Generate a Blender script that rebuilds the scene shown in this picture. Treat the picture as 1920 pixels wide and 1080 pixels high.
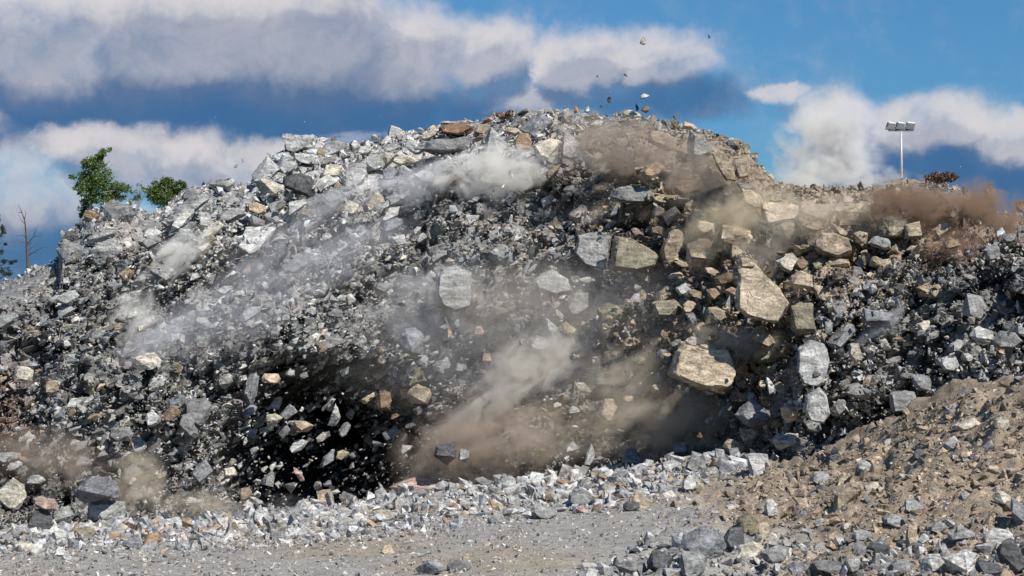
import bpy, bmesh, math, random
import numpy as np
from mathutils import Vector, noise as mnoise

for o in list(bpy.data.objects):
    bpy.data.objects.remove(o)
scene = bpy.context.scene
C = scene.collection
R = math.radians
rng = np.random.default_rng(11)

# ------------------------------------------------------------------ camera
LENS = 100.0
K = 36.0 / LENS / 1920.0            # metres per photo pixel at one metre
CAM_H = 6.0
HORIZON = 746.0                     # photo row of the horizon
PITCH = math.atan((HORIZON - 540.0) * K)
cam = bpy.data.cameras.new("camera")
cam.lens = LENS
cam.sensor_width = 36.0
cam.clip_start = 0.5
cam.clip_end = 20000
cam_o = bpy.data.objects.new("camera", cam)
cam_o.location = (0, 0, CAM_H)
cam_o.rotation_euler = (R(90) + PITCH, 0, 0)
C.objects.link(cam_o)
scene.camera = cam_o
SP, CP = math.sin(PITCH), math.cos(PITCH)


def at(px, py, Y):
    """photo pixel + distance -> world point (arrays allowed)"""
    r = (np.asarray(px, float) - 960.0) * K
    u = (540.0 - np.asarray(py, float)) * K
    dy = CP - u * SP
    dz = SP + u * CP
    s = np.asarray(Y, float) / dy
    return r * s, np.asarray(Y, float) + 0 * r, CAM_H + dz * s


# ------------------------------------------------------------------ view, sun, sky
scene.view_settings.view_transform = 'Standard'
scene.view_settings.look = 'None'
scene.view_settings.exposure = 0.18
scene.view_settings.gamma = 1.0
scene.render.engine = 'CYCLES'
scene.cycles.volume_bounces = 4
scene.cycles.max_bounces = 6
scene.cycles.diffuse_bounces = 2
scene.cycles.glossy_bounces = 1
scene.cycles.transparent_max_bounces = 8
scene.cycles.volume_step_rate = 1.0
scene.cycles.volume_max_steps = 256
scene.cycles.use_denoising = True

SUN_DIR = Vector((0.58, -0.60, 0.88)).normalized()      # towards the sun
SUN_EL = math.asin(SUN_DIR.z)
sun = bpy.data.lights.new("sun", 'SUN')
sun.energy = 5.0
sun.angle = R(0.5)
sun.color = (1.0, 0.95, 0.87)
sun_o = bpy.data.objects.new("sun", sun)
sun_o.rotation_euler = SUN_DIR.to_track_quat('Z', 'Y').to_euler()
sun_o.location = (60, -20, 90)
C.objects.link(sun_o)

world = bpy.data.worlds.new("World")
scene.world = world
world.use_nodes = True
SKY_STRENGTH = 0.08


class NT:
    """small node-tree helper"""
    def __init__(s, tree):
        s.t = tree
        s.n = tree.nodes
        s.l = tree.links

    def node(s, typ, **kw):
        n = s.n.new(typ)
        for k, v in kw.items():
            setattr(n, k, v)
        return n

    def put(s, sock, v):
        if hasattr(v, 'is_output'):
            s.l.new(v, sock)
        else:
            sock.default_value = v

    def m(s, op, a, b=None, c=None, clamp=False):
        n = s.node('ShaderNodeMath', operation=op, use_clamp=clamp)
        for i, v in enumerate((a, b, c)):
            if v is not None:
                s.put(n.inputs[i], v)
        return n.outputs[0]

    def vm(s, op, a, b=None, out=0):
        n = s.node('ShaderNodeVectorMath', operation=op)
        s.put(n.inputs[0], a)
        if b is not None:
            s.put(n.inputs[1], b)
        return n.outputs[out]

    def mix(s, f, a, b, blend='MIX'):
        n = s.node('ShaderNodeMix', data_type='RGBA', blend_type=blend)
        s.put(n.inputs[0], f)
        for i, v in ((6, a), (7, b)):
            if isinstance(v, tuple) and len(v) == 3:
                v = (*v, 1)
            s.put(n.inputs[i], v)
        return n.outputs[2]

    def smooth(s, v, lo, hi, a=0.0, b=1.0):
        n = s.node('ShaderNodeMapRange', interpolation_type='SMOOTHSTEP')
        s.put(n.inputs[0], v)
        for i, x in ((1, lo), (2, hi), (3, a), (4, b)):
            s.put(n.inputs[i], x)
        return n.outputs[0]

    def noise(s, vec, scale, detail=4, rough=0.55, dist=0.0, color=False):
        n = s.node('ShaderNodeTexNoise')
        s.put(n.inputs['Vector'], vec)
        n.inputs['Scale'].default_value = scale
        n.inputs['Detail'].default_value = detail
        n.inputs['Roughness'].default_value = rough
        n.inputs['Distortion'].default_value = dist
        return n.outputs[1 if color else 0]


def srgb(r, g, b):
    f = lambda c: c / 255 / 12.92 if c / 255 <= 0.04045 else ((c / 255 + 0.055) / 1.055) ** 2.4
    return (f(r), f(g), f(b))


def build_world():
    w = NT(world.node_tree)
    w.n.clear()
    sky = w.node('ShaderNodeTexSky', sky_type='NISHITA')
    sky.sun_disc = False
    sky.sun_elevation = SUN_EL
    sky.sun_rotation = math.atan2(SUN_DIR.x, SUN_DIR.y)
    sky.altitude = 300
    sky.air_density = 1.0
    sky.dust_density = 0.2
    sky.ozone_density = 3.0
    tc = w.node('ShaderNodeTexCoord')
    sep = w.node('ShaderNodeSeparateXYZ')
    w.l.new(tc.outputs['Generated'], sep.inputs[0])
    x, y, z = sep.outputs
    ya = w.m('MAXIMUM', w.m('ABSOLUTE', y), 0.08)
    # direction written as azimuth / elevation tangents, in hundreds of "photo pixels" for easy reading
    U = w.m('MULTIPLY_ADD', w.m('DIVIDE', x, ya), 0.01 / K, 9.6)
    V = w.m('MULTIPLY_ADD', w.m('DIVIDE', z, ya), -0.01 / K, HORIZON / 100)
    comb = w.node('ShaderNodeCombineXYZ')
    w.l.new(U, comb.inputs[0])
    w.l.new(V, comb.inputs[1])
    P0 = comb.outputs[0]
    nz = w.noise(P0, 0.5, 6, 0.62, color=True)
    off = w.vm('MULTIPLY', w.vm('SUBTRACT', nz, (0.5, 0.5, 0.5)), (2.1, 1.3, 0))
    P = w.vm('ADD', P0, off)

    def blobs(lst, P):
        acc = None
        for (cx, cy, rx, ry, a) in lst:
            d = w.vm('MULTIPLY', w.vm('SUBTRACT', P, (cx / 100, cy / 100, 0)), (100 / rx, 100 / ry, 0))
            L = w.vm('LENGTH', d, out=1)
            b = w.m('MULTIPLY', w.smooth(L, 0.45, 1.15, 1.0, 0.0), a)
            acc = b if acc is None else w.m('MAXIMUM', acc, b)
        return acc

    fb = w.m('SUBTRACT', w.noise(P0, 0.9, 7, 0.62), 0.5)
    fb2 = w.m('SUBTRACT', w.noise(P0, 0.35, 4, 0.55), 0.5)
    LIT = [(100, 75, 300, 150, 1), (330, 60, 320, 150, 1.1), (560, 70, 300, 150, 1.1), (740, 95, 240, 120, 1), (900, 90, 160, 85, 0.95),
                 (1090, 115, 130, 85, 0.95), (1235, 115, 150, 80, 0.9),
                 (190, 275, 170, 70, 0.95), (340, 320, 260, 85, 1), (500, 300, 140, 55, 0.9), (60, 350, 190, 120, 0.6),
                 (1570, 230, 120, 85, 0.85), (1760, 235, 210, 75, 0.85), (1920, 250, 160, 70, 0.8),
                 (1455, 184, 44, 26, 0.62), (1478, 176, 34, 20, 0.55), (1010, 160, 150, 70, 0.6), (-300, 200, 350, 200, 1), (2300, 200, 300, 120, 1), (950, -900, 1400, 300, 0.7)]
    lit = blobs(LIT, P)
    dark = blobs([(80, 215, 330, 95, 1), (330, 205, 360, 90, 1), (620, 195, 330, 90, 1), (480, 240, 330, 80, 1), (800, 215, 230, 70, 0.8),
                  (50, 470, 260, 110, 0.9), (1290, 190, 160, 60, 0.7), (1780, 310, 330, 75, 1), (1950, 370, 250, 80, 0.9), (1050, 215, 300, 60, 0.6)], P)
    above = blobs(LIT, w.vm('ADD', P, (-0.12, -0.42, 0)))
    fb3 = w.m('SUBTRACT', w.noise(P, 1.6, 8, 0.66, 0.3), 0.5)
    dens = w.m('ADD', lit, w.m('MULTIPLY_ADD', fb, 1.0, w.m('MULTIPLY_ADD', fb3, 0.42, w.m('MULTIPLY', fb2, 0.7))))
    litm = w.smooth(dens, -0.08, 1.1)
    darkm = w.smooth(w.m('ADD', dark, w.m('MULTIPLY_ADD', fb, 0.7, w.m('MULTIPLY', fb2, 0.5))), -0.05, 1.0)
    lit_in = w.smooth(w.m('ADD', w.m('MULTIPLY_ADD', above, -0.5, 0.84), w.m('MULTIPLY_ADD', fb, 0.9, w.m('MULTIPLY_ADD', fb2, 1.0, w.m('MULTIPLY', fb3, 0.8)))), -0.30, 0.75)
    S = 1.0 / SKY_STRENGTH / 2 ** 0.18

    def sc(c, g=1.0):
        return tuple(v * S * g for v in srgb(*c))
    # clear sky: nishita, its blue deepened
    base = w.mix(1.0, sky.outputs[0], (0.33, 0.66, 0.93), 'MULTIPLY')
    col = w.mix(w.m('MULTIPLY', darkm, 0.88), base, sc((58, 98, 146)))
    cl = w.mix(lit_in, sc((126, 140, 168)), sc((218, 213, 215)))
    low = w.smooth(w.m('ADD', w.m('MULTIPLY_ADD', lit, -0.75, above), w.m('MULTIPLY', fb, 0.45)), 0.05, 0.60)
    cl = w.mix(w.m('MULTIPLY', low, 0.9), cl, sc((78, 108, 148)))
    col = w.mix(w.m('MULTIPLY', litm, 0.95), col, cl)
    bg = w.node('ShaderNodeBackground')
    w.l.new(col, bg.inputs[0])
    bg.inputs[1].default_value = SKY_STRENGTH
    out = w.node('ShaderNodeOutputWorld')
    w.l.new(bg.outputs[0], out.inputs[0])


build_world()


# ------------------------------------------------------------------ numeric helpers
def hash2(i, j, s):
    i = np.asarray(i).astype(np.int64)
    j = np.asarray(j).astype(np.int64)
    h = (i * 374761393 + j * 668265263 + s * 974634517) & 0x7fffffff
    h = ((h ^ (h >> 13)) * 1274126177) & 0x7fffffff
    h = ((h ^ (h >> 16)) * 2246822519) & 0x7fffffff
    return (h & 0xffffff) / float(0xffffff)


def vnoise(u, v, s):
    i, j = np.floor(u), np.floor(v)
    f, g = u - i, v - j
    f = f * f * (3 - 2 * f)
    g = g * g * (3 - 2 * g)
    a, b = hash2(i, j, s), hash2(i + 1, j, s)
    c, d = hash2(i, j + 1, s), hash2(i + 1, j + 1, s)
    return (a * (1 - f) + b * f) * (1 - g) + (c * (1 - f) + d * f) * g - 0.5


def fbm(u, v, s, n=4):
    t, a = 0, 1.0
    for q in range(n):
        t = t + a * vnoise(u, v, s + q)
        u, v, a = u * 2.03 + 5.1, v * 2.03 + 1.7, a * 0.5
    return t


def blocks(u, v, s):
    """each cell is a tilted facet: broken-rock relief"""
    i0, j0 = np.floor(u), np.floor(v)
    best = np.full(u.shape, 1e9)
    val = np.zeros(u.shape)
    for di in (-1, 0, 1):
        for dj in (-1, 0, 1):
            i, j = i0 + di, j0 + dj
            cx, cy = i + hash2(i, j, s), j + hash2(i, j, s + 1)
            dx, dy = u - cx, v - cy
            d = np.maximum(np.abs(dx + 0.3 * dy), np.abs(dy - 0.3 * dx)) + 0.15 * (dx * dx + dy * dy)
            f = (hash2(i, j, s + 2) - 0.5) + dx * (hash2(i, j, s + 3) - 0.5) * 1.6 + dy * (hash2(i, j, s + 4) - 0.2) * 1.6
            take = d < best
            best = np.where(take, d, best)
            val = np.where(take, f, val)
    return val


def table(pts):
    a = np.array(pts, float)
    return lambda x: np.interp(x, a[:, 0], a[:, 1])


sky_row = table([(-900, 760), (-500, 690), (-100, 565), (0, 535), (50, 515), (110, 490), (118, 440), (150, 428), (165, 400), (200, 385), (245, 385), (270, 400),
                 (300, 400), (320, 378), (345, 360), (400, 348), (440, 350), (470, 345), (500, 300), (530, 285), (590, 262), (640, 272), (700, 268), (740, 250),
                 (800, 246), (830, 236), (900, 230), (950, 216), (1030, 208), (1060, 216), (1120, 222), (1180, 216), (1215, 226), (1280, 238), (1330, 250),
                 (1400, 275), (1420, 305), (1450, 345), (1500, 352), (1640, 355), (1690, 340), (1740, 342), (1800, 356), (1830, 376), (1880, 405), (1920, 405),
                 (2050, 430), (2500, 600), (2900, 700)])
# where the quarry floor / heap in front meets the blasted face: row and distance
crest_row = table([(-900, 1010), (0, 1000), (200, 988), (300, 985), (440, 972), (650, 945), (740, 932), (900, 912), (1100, 893), (1300, 866), (1400, 862),
                   (1480, 868), (1560, 842), (1640, 800), (1700, 776), (1800, 735), (1920, 695), (2100, 650), (2900, 700)])
crest_Y = table([(-900, 126), (0, 128), (440, 135), (740, 142), (1100, 140), (1300, 135), (1480, 128), (1560, 122), (1920, 112), (2900, 112)])
NEAR_Y = 90.0


def ground_z(a, Y):
    px = 960 + a / K
    Yc = crest_Y(px)
    _, _, zc = at(px, crest_row(px), Yc)
    s = np.clip((Y - NEAR_Y) / (Yc - NEAR_Y), 0, 1)
    z = zc * s
    back = np.clip((Y - Yc) / 7.0, 0, 1)
    z = z - back * (np.maximum(zc, 0) + 0.6)
    return z


def ground_relief(x, Y):
    px = 960 + x / Y / K
    wm = np.clip((px - 1150) / 300, 0, 1)
    b = fbm(x * 0.35, Y * 0.35, 3, 4) * (0.22 + 0.55 * wm)
    b = b + fbm(x * 2.2, Y * 2.2, 9, 3) * (0.05 + 0.10 * wm) + blocks(x * 0.8, Y * 0.6, 93) * 0.30 * wm + blocks(x * 2.1, Y * 1.7, 97) * 0.12 * wm
    return b


GX = np.arange(-680, 2620, 6.0)
GS = np.linspace(0, 1, 210)


def relief_table():
    Y = 70 + GS[:, None] * (crest_Y(GX)[None, :] - 70)
    return ground_relief((GX - 960)[None, :] * K * Y, Y)


RELIEF = None


def ground_at(a, Y):
    """height of the built ground sheet"""
    global RELIEF
    if RELIEF is None:
        RELIEF = relief_table()
    px = 960 + a / K
    i = np.clip((px - GX[0]) / 6.0, 0, len(GX) - 1.001)
    j = np.clip((Y - 70) / (crest_Y(px) - 70) * 209, 0, 208.999)
    i0, j0 = i.astype(int), j.astype(int)
    f, g = i - i0, j - j0
    r = (RELIEF[j0, i0] * (1 - f) + RELIEF[j0, i0 + 1] * f) * (1 - g) + (RELIEF[j0 + 1, i0] * (1 - f) + RELIEF[j0 + 1, i0 + 1] * f) * g
    return ground_z(a, Y) + r


def ground_Y(px, py):
    """distance at which the ray of a photo pixel meets the front ground"""
    px, py = np.atleast_1d(np.asarray(px, float)), np.atleast_1d(np.asarray(py, float))
    out = np.empty(len(px))
    s = np.linspace(0, 1, 130)[:, None]
    for c in range(0, len(px), 8000):
        p, q = px[c:c + 8000], py[c:c + 8000]
        Ys = 80 + s * (crest_Y(p)[None, :] - 80)
        X, _, Z = at(p[None, :], q[None, :], Ys)
        neg = (Z - ground_at(X / Ys, Ys)) <= 0
        idx = np.where(neg.any(0), neg.argmax(0), 129)
        out[c:c + 8000] = Ys[idx, np.arange(len(p))]
    return out


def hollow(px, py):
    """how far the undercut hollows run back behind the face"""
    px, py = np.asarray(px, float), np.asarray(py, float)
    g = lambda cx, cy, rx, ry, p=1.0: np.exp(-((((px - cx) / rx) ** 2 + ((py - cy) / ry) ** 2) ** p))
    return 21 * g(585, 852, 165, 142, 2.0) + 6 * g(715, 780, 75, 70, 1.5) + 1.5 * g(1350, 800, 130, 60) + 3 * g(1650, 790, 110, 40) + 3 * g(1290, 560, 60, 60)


def face_Y(px, py, recess=True):
    """distance of the blasted face at a photo pixel (smooth part)"""
    px, py = np.asarray(px, float), np.asarray(py, float)
    top, toe = sky_row(px), crest_row(px) + 60
    t = np.clip((toe - py) / (toe - top), 0, 1.0)
    hgt = (toe - top) * K * 145
    Y = crest_Y(np.clip(px, -900, 1500)) + 4 + 0.80 * hgt * t ** 1.25 + 7 * np.clip((t - 0.86) / 0.14, 0, 1) ** 2
    g = lambda cx, cy, rx, ry: np.exp(-((px - cx) / rx) ** 2 - ((py - cy) / ry) ** 2)
    Y = Y - 3.8 * g(600, 640, 200, 75) - 2.5 * g(1400, 600, 160, 110) - 2 * g(850, 520, 200, 100) - 2.0 * g(200, 700, 160, 120)
    if recess:
        Y = Y + hollow(px, py)
    return Y


def face_relief(px, py):
    c, s_ = math.cos(R(-32)), math.sin(R(-32))
    u, v = (px * c + py * s_), (-px * s_ + py * c)
    b = blocks(u / 150, v / 80, 21) * 1.7 + blocks(u / 62, v / 38, 31) * 1.25 + blocks(u / 24, v / 17, 41) * 0.75
    return b + fbm(px / 9, py / 9, 51, 2) * 0.25


# ------------------------------------------------------------------ mesh from numpy
def mesh_np(name, verts, faces, tint=None, mat=None, smooth=False):
    """faces: (n,3) or (n,4) int array, or list of such arrays"""
    me = bpy.data.meshes.new(name)
    fl = faces if isinstance(faces, list) else [faces]
    fl = [f for f in fl if len(f)]
    loops = np.concatenate([f.ravel() for f in fl]).astype(np.int32)
    tot = np.concatenate([np.full(len(f), f.shape[1], np.int32) for f in fl])
    start = np.concatenate([[0], np.cumsum(tot)[:-1]]).astype(np.int32)
    me.vertices.add(len(verts))
    me.vertices.foreach_set('co', np.ascontiguousarray(verts, np.float32).ravel())
    me.loops.add(len(loops))
    me.loops.foreach_set('vertex_index', loops)
    me.polygons.add(len(tot))
    me.polygons.foreach_set('loop_start', start)
    me.polygons.foreach_set('use_smooth', np.full(len(tot), smooth))
    if tint is not None:
        at_ = me.attributes.new('tint', 'FLOAT_COLOR', 'POINT')
        c4 = np.ones((len(verts), 4), np.float32)
        c4[:, :3] = tint
        at_.data.foreach_set('color', c4.ravel())
    me.update(calc_edges=True)
    if mat:
        me.materials.append(mat)
    return me


def link(name, data, parent=None, **props):
    o = bpy.data.objects.new(name, data)
    C.objects.link(o)
    if parent is not None:
        o.parent = parent
    for k, v in props.items():
        if v is not None:
            o[k] = v
    return o


# ------------------------------------------------------------------ materials
def rock_material(name, source, scale=1.0, bump=0.5, vein=0.35):
    m = bpy.data.materials.new(name)
    m.use_nodes = True
    w = NT(m.node_tree)
    w.n.clear()
    out = w.node('ShaderNodeOutputMaterial')
    b = w.node('ShaderNodeBsdfPrincipled')
    w.l.new(b.outputs[0], out.inputs[0])
    b.inputs['Roughness'].default_value = 0.82
    b.inputs['Specular IOR Level'].default_value = 0.3
    if source == 'object':
        oi = w.node('ShaderNodeObjectInfo')
        col = oi.outputs['Color']
        tc = w.node('ShaderNodeTexCoord')
        seed = w.vm('MULTIPLY', oi.outputs['Location'], (3.1, 1.7, 2.3))
        vec = w.vm('ADD', tc.outputs['Object'], seed)
    else:
        a = w.node('ShaderNodeAttribute', attribute_name='tint')
        col = a.outputs['Color']
        g = w.node('ShaderNodeNewGeometry')
        vec = g.outputs['Position']
    mp = w.node('ShaderNodeMapping')
    mp.inputs['Rotation'].default_value = (0.4, 0.5, 0.3)
    mp.inputs['Scale'].default_value = (1.0, 1.4, 3.6)
    w.l.new(vec, mp.inputs[0])
    band = w.noise(mp.outputs[0], 1.3 * scale, 6, 0.62, 0.6)
    pat = w.noise(vec, 1.1 * scale, 5, 0.6)
    fine = w.noise(vec, 9 * scale, 4, 0.7)
    f = w.m('MULTIPLY', w.smooth(band, 0.28, 0.72, 0.55, 1.35), w.smooth(pat, 0.3, 0.7, 0.72, 1.25))
    f = w.m('MULTIPLY', f, w.smooth(fine, 0.3, 0.7, 0.62, 1.3))
    vn = w.node('ShaderNodeVectorMath', operation='SCALE')
    w.l.new(col, vn.inputs[0])
    w.l.new(f, vn.inputs['Scale'])
    c1 = vn.outputs[0]
    # rusty and pale mineral patches
    rust = w.smooth(w.noise(vec, 0.8 * scale, 4, 0.6, 1.0), 0.60, 0.74, 0.0, 0.5)
    c2 = w.mix(rust, c1, w.mix(1.0, c1, (1.25, 0.95, 0.66), 'MULTIPLY'))
    qz = w.smooth(w.noise(mp.outputs[0], 2.6 * scale, 5, 0.65, 1.2), 0.60, 0.68, 0.0, vein)
    c3 = w.mix(qz, c2, (0.56, 0.55, 0.52))
    dk = w.smooth(w.noise(mp.outputs[0], 3.4 * scale, 4, 0.6, 0.4), 0.30, 0.40, 0.6, 0.0)
    c4 = w.mix(dk, c3, w.mix(1.0, c3, (0.22, 0.23, 0.26), 'MULTIPLY'))
    w.l.new(c4, b.inputs['Base Color'])
    bp = w.node('ShaderNodeBump')
    bp.inputs['Strength'].default_value = bump
    bp.inputs['Distance'].default_value = 0.12
    hgt = w.m('ADD', w.noise(mp.outputs[0], 3.0 * scale, 6, 0.65), w.m('MULTIPLY', fine, 0.3))
    w.l.new(hgt, bp.inputs['Height'])
    w.l.new(bp.outputs[0], b.inputs['Normal'])
    return m


def simple_material(name, color, rough=0.7, var=0.3, scale=6.0, metal=0.0, spec=0.4):
    m = bpy.data.materials.new(name)
    m.use_nodes = True
    w = NT(m.node_tree)
    b = w.n['Principled BSDF']
    tc = w.node('ShaderNodeTexCoord')
    nz = w.noise(tc.outputs['Object'], scale, 4, 0.6)
    f = w.smooth(nz, 0.3, 0.7, 1 - var, 1 + var)
    vn = w.node('ShaderNodeVectorMath', operation='SCALE')
    vn.inputs[0].default_value = color
    w.l.new(f, vn.inputs['Scale'])
    w.l.new(vn.outputs[0], b.inputs['Base Color'])
    b.inputs['Roughness'].default_value = rough
    b.inputs['Metallic'].default_value = metal
    b.inputs['Specular IOR Level'].default_value = spec
    return m


def leaf_material(name, c1, c2):
    m = bpy.data.materials.new(name)
    m.use_nodes = True
    w = NT(m.node_tree)
    w.n.clear()
    out = w.node('ShaderNodeOutputMaterial')
    g = w.node('ShaderNodeNewGeometry')
    col = w.mix(g.outputs['Random Per Island'], c1, c2)
    d = w.node('ShaderNodeBsdfPrincipled')
    d.inputs['Roughness'].default_value = 0.6
    w.l.new(col, d.inputs['Base Color'])
    t = w.node('ShaderNodeBsdfTranslucent')
    w.l.new(w.mix(1.0, col, (1.4, 1.5, 0.6), 'MULTIPLY'), t.inputs[0])
    mx = w.node('ShaderNodeMixShader')
    mx.inputs[0].default_value = 0.3
    w.l.new(d.outputs[0], mx.inputs[1])
    w.l.new(t.outputs[0], mx.inputs[2])
    w.l.new(mx.outputs[0], out.inputs[0])
    return m


def ground_material():
    m = bpy.data.materials.new("quarry_ground")
    m.use_nodes = True
    w = NT(m.node_tree)
    b = w.n['Principled BSDF']
    b.inputs['Roughness'].default_value = 0.95
    b.inputs['Specular IOR Level'].default_value = 0.15
    a = w.node('ShaderNodeAttribute', attribute_name='tint')
    g = w.node('ShaderNodeNewGeometry')
    vec = g.outputs['Position']
    mp = w.node('ShaderNodeMapping')
    mp.inputs['Scale'].default_value = (1, 1, 1)
    w.l.new(vec, mp.inputs[0])
    sp = w.noise(mp.outputs[0], 7.0, 5, 0.75)
    md = w.noise(mp.outputs[0], 0.7, 5, 0.6)
    vo = w.node('ShaderNodeTexVoronoi')
    vo.inputs['Scale'].default_value = 5.5
    w.l.new(mp.outputs[0], vo.inputs['Vector'])
    cr = w.node('ShaderNodeSeparateColor')
    w.l.new(vo.outputs['Color'], cr.inputs[0])
    f = w.m('MULTIPLY', w.smooth(sp, 0.3, 0.7, 0.8, 1.2), w.smooth(md, 0.3, 0.7, 0.9, 1.1))
    f = w.m('MULTIPLY', f, w.m('MULTIPLY_ADD', cr.outputs[0], 0.3, 0.85))
    vn = w.node('ShaderNodeVectorMath', operation='SCALE')
    w.l.new(a.outputs['Color'], vn.inputs[0])
    w.l.new(f, vn.inputs['Scale'])
    w.l.new(vn.outputs[0], b.inputs['Base Color'])
    bp = w.node('ShaderNodeBump')
    bp.inputs['Strength'].default_value = 0.8
    bp.inputs['Distance'].default_value = 0.08
    w.l.new(w.m('ADD', sp, cr.outputs[1]), bp.inputs['Height'])
    w.l.new(bp.outputs[0], b.inputs['Normal'])
    return m


M_ROCK = rock_material("blasted_rock", 'object')
M_RUBBLE = rock_material("rubble_rock", 'attribute', 1.0, 0.4, 0.25)
M_FACE = rock_material("face_rock", 'attribute', 0.8, 0.8, 0.3)
M_GROUND = ground_material()


# ------------------------------------------------------------------ rock colours by place
def G(px, py, cx, cy, rx, ry):
    return np.exp(-((px - cx) / rx) ** 2 - ((py - cy) / ry) ** 2)


def tan_weight(px, py):
    t = 1.0 * G(px, py, 1400, 450, 230, 150) + 0.8 * G(px, py, 1360, 660, 150, 90) + 0.9 * G(px, py, 1640, 420, 240, 65)
    t = t + 0.75 * G(px, py, 1280, 300, 220, 90) + 0.5 * G(px, py, 1080, 790, 240, 100) + 0.3 * G(px, py, 1150, 600, 200, 100) + 0.35 * G(px, py, 740, 740, 80, 60)
    return np.clip(t, 0, 1)


def red_weight(px, py):
    return np.clip(0.9 * G(px, py, 5, 800, 60, 85) + 0.6 * G(px, py, 1790, 420, 110, 60) + 0.3 * G(px, py, 880, 240, 60, 20), 0, 1)


def pale_weight(px, py):
    return np.clip(0.8 * G(px, py, 560, 330, 260, 90) + 0.6 * G(px, py, 900, 270, 160, 60) + 0.3 * G(px, py, 350, 420, 150, 70), 0, 1)


def rock_tint(px, py, n):
    """true surface colour of n broken rocks by where in the heap they come from"""
    r = rng.random(n)
    lum = 0.11 + 0.42 * rng.random(n) ** 1.4
    lum = np.where(rng.random(n) < 0.12, 0.34 + 0.2 * rng.random(n), lum)
    lum = lum * (1 + 0.9 * pale_weight(px, py))
    hue = rng.random((n, 1))
    cool, warm = np.array([0.97, 1.0, 1.01]), np.array([1.07, 1.0, 0.89])
    col = lum[:, None] * (cool * (1 - hue) + warm * hue)
    tw, rw = tan_weight(px, py), red_weight(px, py)
    tanc = np.array([0.34, 0.27, 0.19]) * (0.45 + 0.95 * rng.random((n, 1)))
    redc = np.array([0.24, 0.155, 0.115]) * (0.5 + 1.0 * rng.random((n, 1)))
    st = (r < 0.06 + 0.85 * tw)[:, None]
    col = np.where(st, tanc, col)
    sr = (rng.random(n) < rw * 0.8)[:, None]
    col = np.where(sr, redc, col)
    return np.clip(col, 0.02, 0.7)


# ------------------------------------------------------------------ setting: ground sheet
def build_ground():
    pxs = np.concatenate([np.linspace(-9000, -700, 24), np.arange(-680, 2620, 6.0), np.linspace(2640, 11000, 24)])
    s = np.linspace(0, 1, 210)
    Yc = crest_Y(pxs)
    rows = [np.full_like(pxs, v) for v in (3.0, 25.0, 50.0)]
    rows += [70 + q * (Yc - 70) for q in s]
    rows += [Yc + v for v in (1, 2, 3.5, 5, 7, 12, 25, 60, 150, 500, 2000, 9000)]
    Y = np.array(rows)
    a = np.broadcast_to((pxs - 960) * K, Y.shape)
    X = a * Y
    Z = ground_z(a, Y) + ground_relief(X, Y)
    nr, nc = Y.shape
    PX = 960 + a / K
    # photo row of each vertex, for the zones of soil
    sfrac = (Y - NEAR_Y) / (crest_Y(PX) - NEAR_Y)
    n1 = fbm(X * 0.16, Y * 0.12, 77, 4)
    grav = np.array([0.305, 0.295, 0.275])
    sand = np.array([0.31, 0.26, 0.195])
    dirt = np.array([0.29, 0.235, 0.175])
    pale = np.array([0.37, 0.365, 0.35])
    wd = np.clip((PX - 1290 + 260 * n1) / 160, 0, 1)[..., None]
    ws = np.clip((n1 + 0.05) * 1.6, 0, 0.75)[..., None]
    wp = (np.clip((sfrac - 0.72 + 0.2 * n1) * 8, 0, 1) * (PX < 1300))[..., None]
    col = grav * (1 - ws) + sand * ws
    col = col * (1 - wp * 0.7) + pale * wp * 0.7
    col = col * (1 - wd) + dirt * wd
    idx = np.arange(nr * nc).reshape(nr, nc)
    f = np.stack([idx[:-1, :-1], idx[:-1, 1:], idx[1:, 1:], idx[1:, :-1]], -1).reshape(-1, 4)
    me = mesh_np("ground", np.stack([X, Y, Z], -1).reshape(-1, 3), f, col.reshape(-1, 3), M_GROUND, True)
    link("ground", me, kind='structure')


build_ground()


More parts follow.
